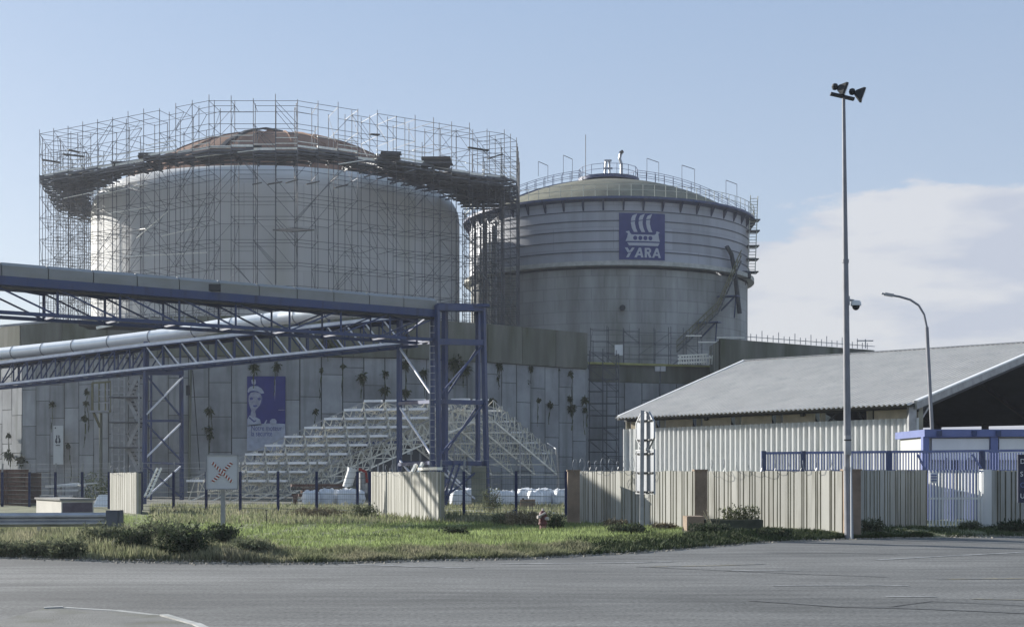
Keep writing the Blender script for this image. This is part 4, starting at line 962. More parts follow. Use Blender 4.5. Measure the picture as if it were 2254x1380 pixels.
def leaves(c, rx, ry, h, n, s0, s1, m, name, parent, up=.25):
    u = rng.uniform(-1, 1, (n, 3)); r = rng.random(n) ** .45; u /= np.linalg.norm(u, axis=1)[:, None]; p = u * r[:, None]
    p[:, 2] = (p[:, 2] + 1)/2; lump = 1 + .25*np.sin(p[:, 0]*5 + c[0]) * np.cos(p[:, 1]*5 + c[1])
    P3 = np.stack([p[:, 0]*rx*lump, p[:, 1]*ry*lump, p[:, 2]*h*lump], 1)
    d = rng.normal(size=(n, 3)); d[:, 2] += up*2; d /= np.linalg.norm(d, axis=1)[:, None]
    e = np.cross(d, rng.normal(size=(n, 3))); e /= np.linalg.norm(e, axis=1)[:, None]
    s = rng.uniform(s0, s1, n)[:, None]; V = np.stack([P3 - e*s*.3, P3 + e*s*.3, P3 + d*s*1.4], 1).reshape(-1, 3)
    tri_obj(V, name, m, parent, Vector(c) - (wloc(parent) if parent else Vector()))
def tri_obj(V, name, m, parent=None, loc=None, kind=None):
    me = bpy.data.meshes.new(name); n = len(V); me.vertices.add(n); me.vertices.foreach_set('co', V.astype(np.float32).ravel())
    me.loops.add(n); me.loops.foreach_set('vertex_index', np.arange(n, dtype=np.int32)); me.polygons.add(n//3); me.polygons.foreach_set('loop_start', np.arange(0, n, 3, dtype=np.int32))
    me.update(calc_edges=True); me.materials.append(m); o = bpy.data.objects.new(name, me); COL.objects.link(o)
    if parent: o.parent = parent
    if loc is not None: o.location = loc
    if kind: o['kind'] = kind
    return o
leaves((PX(220, 68).x, 68, 0), 1.1, .8, 1.6, 900, .05, .12, mat('olive_leaf', (.08, .10, .03), .8, island=.5), 'foliage', gb)
dg_ = thing('leaning_ladder', 'aluminium ladder leaning right of the left ribbed wall', 'ladder', PX(335, 60))
for dx in (0, 9): bar('stile', P(318 + dx, 1093, 60), P(346 + dx, 1030, 61), .05, .08, alu, dg_)
for i in range(9): f = (i + .5)/9; bar('rung', P(318 + 28*f, 1093 - 63*f, 60 + f), P(327 + 28*f, 1093 - 63*f, 60 + f), .04, .04, alu, dg_)
for i, (x, y0, y1) in enumerate(((908, 1050, 1022), (922, 1050, 1018))):
    t = thing('leaning_prop', ('left' if i == 0 else 'right') + ' one of two pale props leaning behind the short ribbed wall', 'prop'
      , PX(x, 50)); bar('prop_tube', P(x - 6, y0, 50), P(x + 8, y1, 50.3), .1, .1, alu, t); bar('prop_plate', P(x - 9, y0, 50), P(x - 3, y0, 50), .12, .03, alu, t)
bm2 = thing('low_barrier', 'long pale rail barrier low behind the fence between the ribbed walls', 'barrier', PX(1100, 52))
bar('rail', P(975, 1124, 52), P(1240, 1131, 48), .08, .1, whitedirty, bm2)
for x, Y in ((990, 52), (1060, 51), (1130, 49.6), (1210, 48.3)): bar('post', PX(x, Y, 0), PX(x, Y, .28), .1, .1, galv, bm2)
ct = thing('concrete_block', 'brown concrete block lying before the bulk bags right of the tower', 'block', PX(1160, 56))
q = MB(); q.box((PX(1145,56).x, 56, 0), (PX(1178,56).x, 56.8, .52)); q.build('block_body', brown, ct)
q = MB(); q.box((PX(1149,56).x, 56.1, .5), (PX(1154,56).x, 56.6, .58)); q.build('lifting_lug', dark, ct)

# ------------------------------------------------------------------ mesh fence with blue posts
mf = thing('mesh_fence', 'green wire mesh fence on navy blue posts running between the ribbed walls', 'fence', PX(529, 48))
def fY(px): return CH*F/lerp(78, 112, (px - 5)/(1246 - 5))
fposts = [-52, 5, 65, 122, 181, 240, 312, 382, 454, 529, 612, 697, 787, 814, 970, 1021, 1136, 1246]
wirem = mat('green_grey_wire', (.10, .12, .11), .6, .2)
for x in fposts:
    p = PX(x, fY(x)); bar('post', (p.x, p.y, 0), (p.x, p.y, 1.62), .09, .07, navy, mf)
    if x not in (1246,): bar('barb_arm', (p.x, p.y, 1.62), (p.x + .03, p.y - .03, 1.98), .055, .05, galv, mf)
for a_, b_ in zip(fposts, fposts[1:]):
    if a_ in (240, 814): continue
    p, r = PX(a_, fY(a_)), PX(b_, fY(b_)); q = MB()
    for i in range(9):
        z = .14 + i*.18; th = .02 if i in (1, 4, 7) else .012
        q.bar((p.x, p.y, z), (r.x, r.y, z), th, th, n=3)
    n = int((r - p).length/.1)
    for i in range(n): 
        u = p.lerp(r, i/n); q.bar((u.x, u.y, .08), (u.x, u.y, 1.6), .005, .005, n=3)
    q.build('wire_mesh', wirem, mf)
    q = MB()
    for z in (1.75, 1.95): q.bar((p.x, p.y, z), (r.x, r.y, z), .01, .01, n=3)
    q.build('barbed_wire', galv, mf)

# ------------------------------------------------------------------ ribbed concrete walls
def ribbed(a_, b_, zt, root, plank=.47, z0=-.05, m=fconc, seed=0):
    rnd = random.Random(seed); d = (b_ - a_); L_ = d.length; d.normalize(); nrm = Vector((d.y, -d.x, 0)); nrm = nrm if nrm.y < 0 else -nrm
    n = max(2, round(L_/plank)); w = L_/n
    for i in range(n):
        base = a_ + d*(i*w)
        prof = [(0, -.06), (0, 0)]; x = .01
        g1 = rnd.uniform(.16, .3)*w; g2 = rnd.uniform(.62, .85)*w; gw = .045; dp = .05
        prof = [(0.004, -.07), (.004, -.03), (.02, 0)]
        for g in (g1, g2):
            prof += [(g, 0), (g + .012, -dp), (g + gw - .012, -dp), (g + gw, 0)]
        prof += [(w - .02, 0), (w - .004, -.03), (w - .004, -.07)]
        q = MB(); k = len(prof); h = zt + rnd.uniform(-.012, .012)
        vs = [base + d*x_ + nrm*y_ + UZ*z0 for x_, y_ in prof] + [base + d*x_ + nrm*y_ + UZ*h for x_, y_ in prof]
        fs = [(j, j+1, j+1+k, j+k) for j in range(k-1)] + [(k-1, 0, k, 2*k-1), tuple(range(k, 2*k))]
        q.add(vs, fs)
        for fi, f in enumerate(fs[:k-1]):
            if prof[fi][1] <= -.045 and prof[fi+1][1] <= -.045 or (prof[fi][1] < -.02) != (prof[fi+1][1] < -.02): q.mi[fi] = 1
        q.build('wall_plank', [m, fgroove], root)
    bk = MB(); bk.prism([a_ - nrm*.071, b_ - nrm*.071, b_ - nrm*.16, a_ - nrm*.16], (0, 0, zt - .02)); o = bk.build('wall_back', fgroove, root)
def pier(px0, px1, Y, zt, root, dep=.5, m=brown):
    a_, b_ = PX(px0, Y), PX(px1, Y); q = MB(); q.box((a_.x, Y, -.05), (b_.x, Y + dep, zt)); o = q.build('pier', m, root)
    q = MB(); q.box((a_.x - .02, Y - .02, zt), (b_.x + .02, Y + dep + .02, zt + .04)); q.build('pier_cap', m, o)
wl = thing('ribbed_wall', 'short pale ribbed concrete wall section at the left, beside the guardrail end', 'wall', PX(275, 49))
ribbed(PX(242, 52.5), PX(300, 47.5), 1.58, wl, .45, seed=3); q = MB(); a_ = PX(304, 47.6); q.box((a_.x - .06, a_.y, 0), (a_.x + .1, a_.y + .12, 1.6)); q.build('end_post', navy, wl)
wc = thing('ribbed_wall', 'pale ribbed concrete wall section standing alone in the middle of the mesh fence', 'wall', PX(890, 43))
ribbed(PX(815, 48.5), PX(966, 39.6), 1.60, wc, .46, seed=5)
q = MB(); a_ = PX(969, 39.8); q.box((a_.x, a_.y, 0), (a_.x + .1, a_.y + .5, 1.6)); q.build('end_post', navy, wc)
bar('top_strip', PX(925, 42.2, 1.68), PX(968, 39.7, 1.68), .16, .08, alu, wc)
wr = thing('ribbed_wall', 'long stepped ribbed concrete wall with brown piers behind the stop sign, lit by the sun', 'wall', PX(1500, 35))
pier(1250, 1276, 38.3, 1.6, wr); ribbed(PX(1270, 40.0), PX(1530, 35.2), 1.60, wr, .47, seed=11)
pier(1530, 1557, 35.2, 1.6, wr, .45); ribbed(PX(1552, 38.3), PX(1862, 33.7), 1.60, wr, .47, seed=12)
pier(1862, 1895, 33.5, 1.6, wr, .5)
ws = thing('ribbed_wall', 'shaded grey ribbed concrete wall between the tall mast and the barred gate', 'wall', PX(1960, 36))
ribbed(PX(1884, 35.6), PX(2042, 37.6), 1.62, ws, .42, seed=13)
wt = thing('ribbed_wall', 'shaded grey ribbed concrete wall right of the barred gate at the picture edge', 'wall', PX(2220, 36.5))
ribbed(PX(2168, 36.6), PX(2500, 37.2), 1.62, wt, .42, seed=14)
q = MB(); a_ = PX(2163, 36.4); q.box((a_.x - .02, 36.3, 0), (a_.x + .2, 36.6, 1.64)); q.build('gate_pier', whitedirty, wt)
# loose barbed wire coils on the wall tops
def coil(a_, b_, z, label, turns, rad):
    q = MB(); n = turns*12; prev = None
    for i in range(n + 1):
        t = i/n; c0 = a_.lerp(b_, t); an = 2*pi*turns*t; rr = rad*(1 + .25*math.sin(t*17)); p = Vector((c0.x + rr*.5*math.cos(an), c0.y + rr*math.cos(an)*.8, z + rr*math.sin(an)))
        if prev: q.bar(prev, p, .012, .012, n=3)
        prev = p
    tag(q.build('barbed_wire_coil', galv), label, 'barbed wire', 'barbed wire on the ribbed walls')
coil(PX(1262, 38.5), PX(1420, 37), 1.72, 'tangled barbed wire coil on top of the right wall beside its left pier', 10, .2)
coil(PX(1560, 38), PX(1855, 34), 1.68, 'sagging barbed wire coil along the wall top left of the tall mast', 10, .2)
coil(PX(820, 47.5), PX(960, 40), 1.68, 'barbed wire coil along the top of the lone middle wall', 9, .18)
coil(PX(245, 51.5), PX(300, 48), 1.66, 'barbed wire coil on top of the short left wall', 4, .16)
for i, (x, h) in enumerate(((1258, .42), (1263, .35), (1285, .25), (1292, .32))):
    pass

# barred gate, sign plate and small cabin behind
gt = thing('barred_gate', 'white vertical bar gate in the wall in front of the white cabin', 'gate', PX(2105, 36))
for i in range(17):
    x = 2046 + i*7.2; bar('gate_bar', PX(x, 36, .12), PX(x, 36, 1.62), .032, .032, white, gt)
for z in (.18, .9, 1.6): bar('gate_rail', PX(2044, 36.03, z), PX(2164, 36.03, z), .03, .05, bluef if z > 1.5 else white, gt)
spl = thing('notice_plate', 'small white notice plate with blue lines on the barred gate', 'sign', P(2054, 1055, 35.9))
a_ = P(2047, 1063, 35.9); b_ = P(2063, 1040, 35.9); q = MB(); q.box((a_.x, 35.88, a_.z), (b_.x, 35.9, b_.z)); q.build('plate', white, spl)
for y in (1045, 1051, 1057): bar('text_line', P(2049, y, 35.86), P(2062, y, 35.86), .012, .03, bluef, spl)

cb_ = thing('gatehouse', 'white gatehouse with pale blue frame and barred window at the right edge', 'building', PX(2150, 44))
gx0, gx1 = PX(2033, 43).x, PX(2500, 43).x; gz = CH + (HY - 945)/F*43
q = MB(); q.box((gx0 + .12, 43.12, 0), (gx1, 46, gz - .05)); q.build('wall', mat('gatehouse_white', (.42, .43, .41), .6, var=.05), cb_)
q = MB(); q.box((gx0, 42.9, gz - .22), (gx1, 46.2, gz)); q.build('roof_fascia', bluef, cb_)
for x0, x1 in ((2031, 2044), (2180, 2196), (2330, 2346)): q = MB(); q.box((PX(x0, 43).x, 42.95, 0), (PX(x1, 43).x, 43.2, gz - .22)); q.build('frame_post', bluef, cb_)
bar('frame_rail', P(2044, 962, 42.98), P(2180, 960, 42.98), .05, .05, bluef, cb_)
for x0, x1 in ((2052, 2178), (2200, 2328)):
    q = MB(); a_ = P(x0, 1012, 43.0); b_ = P(x1, 965, 43.0); q.box((a_.x, 43.02, a_.z), (b_.x, 43.1, b_.z)); q.build('white_panel', white, cb_)
for x in (2068, 2145, 2198): q = MB(); c0 = P(x, 952, 42.85); q.box((c0.x - .07, 42.82, c0.z - .1), (c0.x + .07, 42.9, c0.z + .06)); q.build('clip', blue, cb_)
a_ = P(2086, 1075, 43); b_ = P(2132, 1010, 43); wn = MB()
wn.box((a_.x, 43.03, a_.z), (b_.x, 43.1, b_.z)); wn = wn.build('window', mat('dim_window_glass', (.05, .06, .08), .15), cb_)
for (u, v, h) in ((a_.x - .05, a_.x + .02, 0), (b_.x - .02, b_.x + .05, 0)): q = MB(); q.box((u, 42.98, a_.z - .04), (v, 43.1, b_.z + .04)); q.build('frame', galv, wn)
for i in range(6): bar('window_bar', (lerp(a_.x, b_.x, (i + .5)/6), 42.97, a_.z), (lerp(a_.x, b_.x, (i + .5)/6), 42.97, b_.z), .025, .025, white, wn)
q = MB(); q.box((a_.x - .08, 42.9, a_.z - .09), (b_.x + .08, 43.1, a_.z - .03)); q.build('sill', white, wn)
# blue palisade behind the wall
bf = thing('blue_palisade', 'blue painted vertical bar sliding fence rising above the concrete wall in front of the shed', 'fence', PX(1760, 40))
yA = 41.2
pxs_ = np.arange(1684, 2254, 6.2)
for i, x in enumerate(pxs_): bar('bar', PX(x, yA, .1), PX(x, yA, CH + (HY - 996)/F*yA), .03, .03, bluef, bf)
for x in (1681, 1768, 1956, 2162): bar('post', PX(x, yA - .05, 0), P(x, 992, yA - .05), .13, .13, blue, bf)
for y, w in ((995, .07), (1036, .06)): bar('rail', P(1680, y + (2 if y < 1000 else 0), yA), P(2270, y - 4 if y < 1000 else y, yA), .06, w, bluef, bf)
bar('brace', P(2020, 1000, yA - .1), P(2038, 1036, yA - .1), .05, .05, bluef, bf); bar('brace', P(2140, 1000, yA - .1), P(2160, 1030, yA - .1), .05, .05, bluef, bf)
# dark board with round marks at the very edge
db = thing('edge_signboard', 'dark signboard with white and blue round marks cut by the right picture edge', 'sign', PX(2258, 34.5))
q = MB(); a_ = P(2241, 1106, 34.5); b_ = P(2285, 1000, 34.5); q.box((a_.x, 34.5, a_.z), (b_.x, 34.56, b_.z)); q.build('board', mat('signboard_dark', (.03, .035, .06), .6), db)
for y, s_, m_ in ((1020, 'D', white), (1048, 'S', white), (1072, 'O', bluef), (1096, 'U', white)):
    text_on(s_, m_, db, P(2245, y, 34.49), UX, UZ, .17, .012)
bar('post', PX(2262, 34.6, 0), PX(2262, 34.6, .9), .08, .08, dark, db)

# ------------------------------------------------------------------ shed
roof_shade = mat('roof_shade_dark', (.028, .032, .038), .9)  # near-black colour puts the interior shade under the roof
sh = thing('open_shed', 'large open shed with grey ribbed gable roof and white corrugated front wall', 'shed', PX(2012, 56))
E1 = P(2012, 888, 54.9); E0_ = P(1362, 919, 68.8); R0 = P(1640, 796, 75.6); R1_ = P(2330, 752, 64.6)
dl = (E1 - E0_); 
def roofpt(u, v): return E0_.lerp(E1, u).lerp(R0.lerp(R1_, u), v)
nsh = 17; rib = 4
for s_ in range(nsh):
    q = MB(); vs = []; cnt = rib*4 + 1
    for j in range(cnt):
        u = (s_ + j/(cnt-1)*.998)/nsh; hgt = (.07 if j % 4 in (1, 2) else 0)
        for v in (-.03, 1.0): vs.append(roofpt(u, v) + UZ*(hgt + .02))
    fs = [(2*j, 2*j+2, 2*j+3, 2*j+1) for j in range(cnt-1)]
    q.add(vs, fs); q.build('roof_sheet', roofm, sh)
# back slope, down behind the ridge
wdir = (R0 - E0_); wdir.z = 0; BE0 = R0 + Vector((wdir.x, wdir.y, E0_.z - R0.z)); BE1 = R1_ + Vector((wdir.x, wdir.y, E1.z - R1_.z))
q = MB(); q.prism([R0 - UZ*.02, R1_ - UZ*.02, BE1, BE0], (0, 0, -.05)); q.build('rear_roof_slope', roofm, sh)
q = MB(); q.prism([R0 - UZ*.12, R1_ - UZ*.12, BE1 - UZ*.1, BE0 - UZ*.1], (0, 0, -.03)); q.build('rear_shade_sheet', roof_shade, sh)  # sheet added to darken the underside of the back slope
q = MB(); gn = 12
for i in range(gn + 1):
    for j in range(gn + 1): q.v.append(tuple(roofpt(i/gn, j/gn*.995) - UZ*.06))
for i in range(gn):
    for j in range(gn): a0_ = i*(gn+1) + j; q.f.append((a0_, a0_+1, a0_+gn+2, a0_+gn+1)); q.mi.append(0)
q.build('roof_shade_sheet', roof_shade, sh)  # dark sheet standing in for shade under the front slope
bar('ridge_cap', R0 + UZ*.07, R1_ + UZ*.07, .35, .05, galv, sh)
bar('barge_board', E0_ + Vector((-.02,.02,.02)), R0 + Vector((-.02,.02,.04)), .14, .16, white, sh)
bar('barge_board', E1 + Vector((.05,-.05,-.06)), R1_ + Vector((.05,-.05,-.06)), .1, .34, galv, sh)
bar('barge_flashing', E1 + Vector((.05,-.08,.1)), R1_ + Vector((.05,-.08,.1)), .2, .06, white, sh)
bar('gutter', E0_ + Vector((-.05,-.05,-.08)), E1 + Vector((-.05,-.05,-.08)), .1, .1, mat('gutter_dark', (.09,.09,.08)), sh)
wd = dl.copy(); wd.z = 0; wlen = wd.length; wd.normalize(); wn_ = Vector((wd.y, -wd.x, 0)); wn_ = wn_ if wn_.y < 0 else -wn_
inset = -wn_*.32
zc = CH + 3.0*.80
WA = Vector((E0_.x, E0_.y, 0)) + inset + wd*.1; WB = Vector((E1.x, E1.y, 0)) + inset - wd*.12
zA = E0_.z - .42; zB = E1.z - .42; zA = zB = min(zA, zB) - .12
npan = 14
for s_ in range(npan):
    q = MB(); prof = []; cells = 4; W_ = (WB - WA).length/npan
    for c_ in range(cells):
        x = c_*W_/cells; w = W_/cells
        prof += [(x + .004, 0), (x + w*.30, 0), (x + w*.5, -.13), (x + w*.80, -.13)]
    prof.append((W_ - .004, 0)); k = len(prof); o_ = WA + wd*(s_*W_)
    vs = [o_ + wd*a + wn_*b for a, b in prof] + [o_ + wd*a + wn_*b + UZ*zA for a, b in prof]
    q.add(vs, [(j, j+1, j+1+k, j+k) for j in range(k-1)]); q.build('wall_sheet', whitedirty, sh)
for i in range(8):
    p = WA.lerp(WB, i/7) - wn_*.2; bar('eave_post', (p.x, p.y, 0), (p.x, p.y, E1.z - .1), .2, .2, mat('beige_post', (.3, .28, .22)), sh)
    if i < 7:
        r = WA.lerp(WB, (i+1)/7) - wn_*.2; m_ = p.lerp(r, .35); bar('knee_brace', (p.x, p.y, zA - .3), (m_.x, m_.y, E1.z - .14), .09, .09, dark, sh); m_ = p.lerp(r, .75); bar('knee_brace', (r.x, r.y, zA - .5), (m_.x, m_.y, E1.z - .14), .09, .09, dark, sh)
for i in range(7):
    p = WA.lerp(WB, (i + .12)/7) - wn_*.12; r = WA.lerp(WB, (i + .86)/7) - wn_*.12
    if i in (5,): continue
    q = MB(); q.prism([p, r, r - wn_*.02, p - wn_*.02], (0, 0, .46)); o = q.build('eave_panel', beige, sh); o.location.z = zA - .02
bar('eave_purlin', (WA.x, WA.y, E1.z - .12), (WB.x, WB.y, E1.z - .12), .12, .14, dark, sh)
BA = Vector((BE0.x, BE0.y, 0)) - wd*0; BB = Vector((BE1.x, BE1.y, 0))
for f0, f1 in [(i/6 + .015, (i+1)/6 - .015) for i in range(6)]:
    a_ = BA.lerp(BB, f0); b_ = BA.lerp(BB, f1)
    q = MB(); q.prism([a_ - wdir.normalized()*.3, b_ - wdir.normalized()*.3, b_ - wdir.normalized()*.35, a_ - wdir.normalized()*.35], (0,0,E1.z - .55)); q.build('rear_wall_sheet', beige, sh)
for i in range(7):
    a_ = BA.lerp(BB, i/6) - wdir.normalized()*.5; bar('rear_post', (a_.x, a_.y, 0), (a_.x, a_.y, E1.z), .3, .3, dark, sh)
bar('corner_post', (E1.x - .02, E1.y + .25, 0), (E1.x - .02, E1.y + .25, E1.z - .1), .3, .3, galv, sh)
bar('corner_trim', (WB.x, WB.y, 0) , (WB.x, WB.y, zA), .14, .14, whitedirty, sh); bar('corner_trim', (WA.x, WA.y, 0) , (WA.x, WA.y, zA), .16, .16, white, sh)
# portal rafters and purlins seen inside the right gable
for u in (.995, .66, .33):
    bar('rafter', roofpt(u, .02) - UZ*.25, roofpt(u, 1) - UZ*.25, .16, .26, dark, sh); r_ = R0.lerp(R1_, u); e_ = BE0.lerp(BE1, u); bar('rafter', r_ - UZ*.25, e_ - UZ*.2, .16, .26, dark, sh)
for v in (.2, .4, .6, .8): bar('purlin', roofpt(0.01, v) - UZ*.16, roofpt(.99, v) - UZ*.16, .1, .14, mat('interior_steel', (.06, .065, .07)), sh)
p = roofpt(.99, .12); bar('knee_brace', (E1.x + .1, E1.y + .3, E1.z - 1.0), (p.x, p.y, p.z - .3), .1, .1, galv, sh)
q = MB(); fa = [WA + Vector((.3,.3,.02)), WB + Vector((.3,.3,.02)), BB + UZ*.02, BA + UZ*.02]; q.add(fa, [(0,1,2,3)]); q.build('shed_floor', mat('shed_floor', (.08, .08, .08), .9), sh)
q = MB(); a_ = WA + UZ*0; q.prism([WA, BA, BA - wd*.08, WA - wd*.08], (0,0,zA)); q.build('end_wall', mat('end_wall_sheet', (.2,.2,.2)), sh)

# ------------------------------------------------------------------ mast, street lamp, signs, hydrant, guardrail
ms = thing('floodlight_mast', 'tall grey steel mast with two floodlights on top beside the lit ribbed wall', 'mast', PX(1869, 33))
mtop = P(1857, 215, 33)
secs = [(PX(1869, 33), P(1866, 1030, 33), .21, .20), (P(1866, 1030, 33), P(1861, 575, 33), .175, .135), (P(1861, 575, 33), mtop, .125, .075)]
mastm = mat('mast_grey_steel', (.20, .205, .225), .6, .1, var=.15, scale=2)
for a_, b_, w0, w1 in secs:
    q = MB(); n = 16
    vs = [a_ + Vector((w0/2*math.cos(2*pi*i/n), w0/2*math.sin(2*pi*i/n), 0)) for i in range(n)] + [b_ + Vector((w1/2*math.cos(2*pi*i/n), w1/2*math.sin(2*pi*i/n), 0)) for i in range(n)]
    q.add(vs, [(i, (i+1) % n, (i+1) % n + n, i + n) for i in range(n)] + [tuple(range(n, 2*n))]); q.build('mast_section', mastm, ms, True)
for y, w in ((575, .16), (1030, .22), (690, .15)):
    c0 = P(1857 + (y - 215)/815*9, y, 33); q = MB(); q.bar(c0 - UZ*.04, c0 + UZ*.04, w, w, n=16); q.build('joint_collar', mastm, ms, True)
q = MB(); a_ = P(1828, 207, 33); b_ = P(1880, 219, 33); q.bar(a_, b_, .12, .06); q.build('cross_arm', dark, ms)
for cx_, cy_ in ((1846, 194), (1884, 205)):
    c0 = P(cx_, cy_, 33)
    q = MB(); d = Vector((.92, -.2, -.35)).normalized(); u = Vector((0,0,1)).cross(d).normalized(); w = d.cross(u)
    s0, s1 = .05, .16; c1 = c0 + d*.14
    vs = [c0 - d*.02 + u*s0*i + w*s0*j for i, j in ((-1,-1),(1,-1),(1,1),(-1,1))] + [c1 + u*s1*i + w*s1*j*.9 for i, j in ((-1,-1),(1,-1),(1,1),(-1,1))] + [c1 + d*.05 + u*s1*i + w*s1*j*.9 for i, j in ((-1,-1),(1,-1),(1,1),(-1,1))]
    q.add(vs, [(0,1,2,3),(0,1,5,4),(1,2,6,5),(2,3,7,6),(3,0,4,7),(4,5,9,8),(5,6,10,9),(6,7,11,10),(7,4,8,11)])
    h_ = q.build('floodlight_head', dark, ms)
    q = MB(); q.add([c1 + d*.052 + u*s1*i*.93 + w*s1*j*.84 for i, j in ((-1,-1),(1,-1),(1,1),(-1,1))], [(0,1,2,3)]); q.build('lens', mat('lamp_glass', (.3,.32,.35), .15), h_)
    q = MB(); bc = c0 - d*.09; q.lathe((bc.x, bc.y, bc.z), [(.001, -.085), (.06, -.06), (.08, 0), (.06, .06), (.001, .085)], 12); q.build('ballast', dark, h_, True)
    q = MB(); q.bar(c0 + d*.08 - w*.0 - UZ*.02, Vector((c0.x + .05, 33, P(0, 210, 33).z)), .04, .06); q.build('yoke', galv, h_)
cm = thing('dome_camera', 'white dome security camera on a short arm fixed to the tall mast', 'camera', P(1884, 672, 33))
bar('arm', P(1866, 660, 33), P(1880, 662, 33), .05, .05, galv, cm); bar('wall_plate', P(1868, 652, 33), P(1868, 672, 33), .04, .08, galv, cm)
c0 = P(1884, 670, 33); q = MB(); q.lathe(tuple(c0), [(.02, .1), (.09, .085), (.12, .04), (.125, -.03)], 18); q.build('housing', whitedirty, cm, True)
q = MB(); q.lathe(tuple(c0), [(.09, -.03), (.085, -.08), (.05, -.125), (.001, -.14)], 16); q.build('camera_dome', dark, cm, True)
jb = thing('junction_box', 'grey junction box strapped to the tall mast above a thin white conduit', 'junction box', P(1866, 990, 33))
q = MB(); a_ = P(1859, 1000, 32.86); b_ = P(1872, 958, 32.86); q.box((a_.x, 32.78, a_.z), (b_.x, 32.9, b_.z)); q.build('box_body', galv, jb)
bar('conduit', PX(1874, 32.86, 0), P(1873, 1000, 32.86), .03, .03, white, jb); bar('strap', P(1858, 968, 32.77), P(1874, 968, 32.77), .02, .03, dark, jb)

sl_ = thing('street_lamp', 'curved single arm street lamp standing in front of the shed roof', 'street lamp', PX(2053, 50))
pts = [PX(2056, 50), P(2052, 955, 50), P(2040, 720, 50), P(2034, 692, 50), P(2022, 672, 50), P(2004, 660, 50), P(1980, 653, 50), P(1962, 650, 50)]
for i, (a_, b_) in enumerate(zip(pts, pts[1:])):
    w = lerp(.15, .07, min(1, i/4)); 
    if i < 2: q = MB(); q.bar(a_, b_, w, w, n=12); q.build('pole_section', mastm, sl_, True)
q = MB()
for i, (a_, b_) in enumerate(zip(pts[2:], pts[3:])): q.bar(a_, b_, .08, .08, n=8)
q.build('arm', mastm, sl_, True)
q = MB(); a_, b_ = P(1966, 650.5, 50), P(1940, 646, 50); d = (b_ - a_); q.bar(a_, a_ + d*.75, .2, .09); q.bar(a_ + d*.75, b_, .12, .05); q.build('lamp_head', galv, sl_)

# X crossing sign
xs = thing('crossing_sign', 'square grey sign with red and white striped X on a post in the grass', 'road sign', PX(490, 33.3))
bar('post', PX(491, 33.3, 0), P(491, 1075, 33.3), .10, .08, galv, xs, up=Vector((0,1,0)))
q = MB(); a_ = P(455, 1076, 33.2); b_ = P(524, 1001, 33.2); q.box((a_.x, 33.17, a_.z), (b_.x, 33.2, b_.z))
q.build('panel', mat('sign_face_grey', (.52, .525, .54), .5, var=.05), xs)
q = MB(); 
for (u0, u1, v0, v1) in ((a_.x - .015, a_.x + .015, a_.z, b_.z), (b_.x - .015, b_.x + .015, a_.z, b_.z), (a_.x, b_.x, b_.z - .015, b_.z + .015), (a_.x, b_.x, a_.z - .015, a_.z + .015)): q.box((u0, 33.15, v0), (u1, 33.22, v1))
q.build('rim', galv, xs)
def xs_q(cx, cy, dx, dy, hl, hw, m, lift, nm):
    p = P(cx, cy, 33.16 - lift); d = Vector((dx, 0, dy)).normalized(); n_ = Vector((-d.z, 0, d.x))
    return [p - d*hl - n_*hw, p + d*hl - n_*hw, p + d*hl + n_*hw, p - d*hl + n_*hw]
arms = MB(); reds = MB(); cx_, cy_ = 489, 1039; Lh = .33
for sgn in (1, -1):
    d = Vector((1, 0, sgn*.98)).normalized(); c0 = P(cx_, cy_, 33.16)
    lf = .004 if sgn == 1 else .008
    v = xs_q(cx_, cy_, d.x, d.z, Lh, .036, None, lf, ''); arms.add(v, [(0,1,2,3)])
    for i in range(9):
        t = -Lh + (i + .5)*2*Lh/9
        if abs(t) < .02 and sgn == 1: continue
        cc_ = c0 + d*t; q4 = [cc_ + d*a + Vector((-d.z,0,d.x))*b for a, b in ((-.019 + .012, -.036), (.019 + .012, -.036), (.019 - .012, .036), (-.019 - .012, .036))]
        reds.add([Vector((w.x, 33.16 - lf - .004, w.z)) for w in q4], [(0,1,2,3)])
arms.build('white_cross', white, xs); reds.build('red_stripe', mat('sign_red', (.30, .07, .05), .5), xs)

# stop sign seen from behind, with a plate below
ss = thing('stop_sign', 'back of an octagonal road sign, almost edge on, before the long ribbed wall', 'road sign', PX(1413, 33.4))
bar('post', PX(1412, 33.4, 0), P(1414, 903, 33.4), .09, .07, galv, ss, up=Vector((0, 1, 0)))
sx = Vector((.39, -.921, 0)).normalized(); sn = Vector((sx.y, -sx.x, 0))          # sign plane direction
def oct_(c, r): return [c + sx*r*math.cos(pi/8 + k*pi/4) + UZ*r*math.sin(pi/8 + k*pi/4) for k in range(8)]
c0 = P(1421, 947, 33.48) + sx*0; q = MB(); q.prism(oct_(c0, .485), sn*.02); q.build('octagon_plate', signgrey, ss)
q = MB(); o1 = oct_(c0 - sn*.02, .485); o2 = oct_(c0 - sn*.02, .45)
for k in range(8): q.prism([o1[k], o1[(k+1) % 8], o2[(k+1) % 8], o2[k]], sn*.05)
q.build('rim', mat('sign_rim', (.36,.375,.39), .4, .3), ss)
pc = P(1421, 1038, 33.48)
pl = [pc + sx*a + UZ*b for a, b in ((-.45,-.53),(.45,-.53),(.45,.53),(-.45,.53))]
q = MB(); q.prism(pl, sn*.02); o = q.build('lower_plate', signgrey, ss)
q = MB(); po_ = [pc - sn*.02 + sx*a + UZ*b for a, b in ((-.45,-.53),(.45,-.53),(.45,.53),(-.45,.53))]; pi2 = [pc - sn*.02 + sx*a + UZ*b for a, b in ((-.42,-.5),(.42,-.5),(.42,.5),(-.42,.5))]
for k in range(4): q.prism([po_[k], po_[(k+1) % 4], pi2[(k+1) % 4], pi2[k]], sn*.05)
q.build('plate_rim', mat('sign_rim', (.5,.52,.54), .4, .4), o)
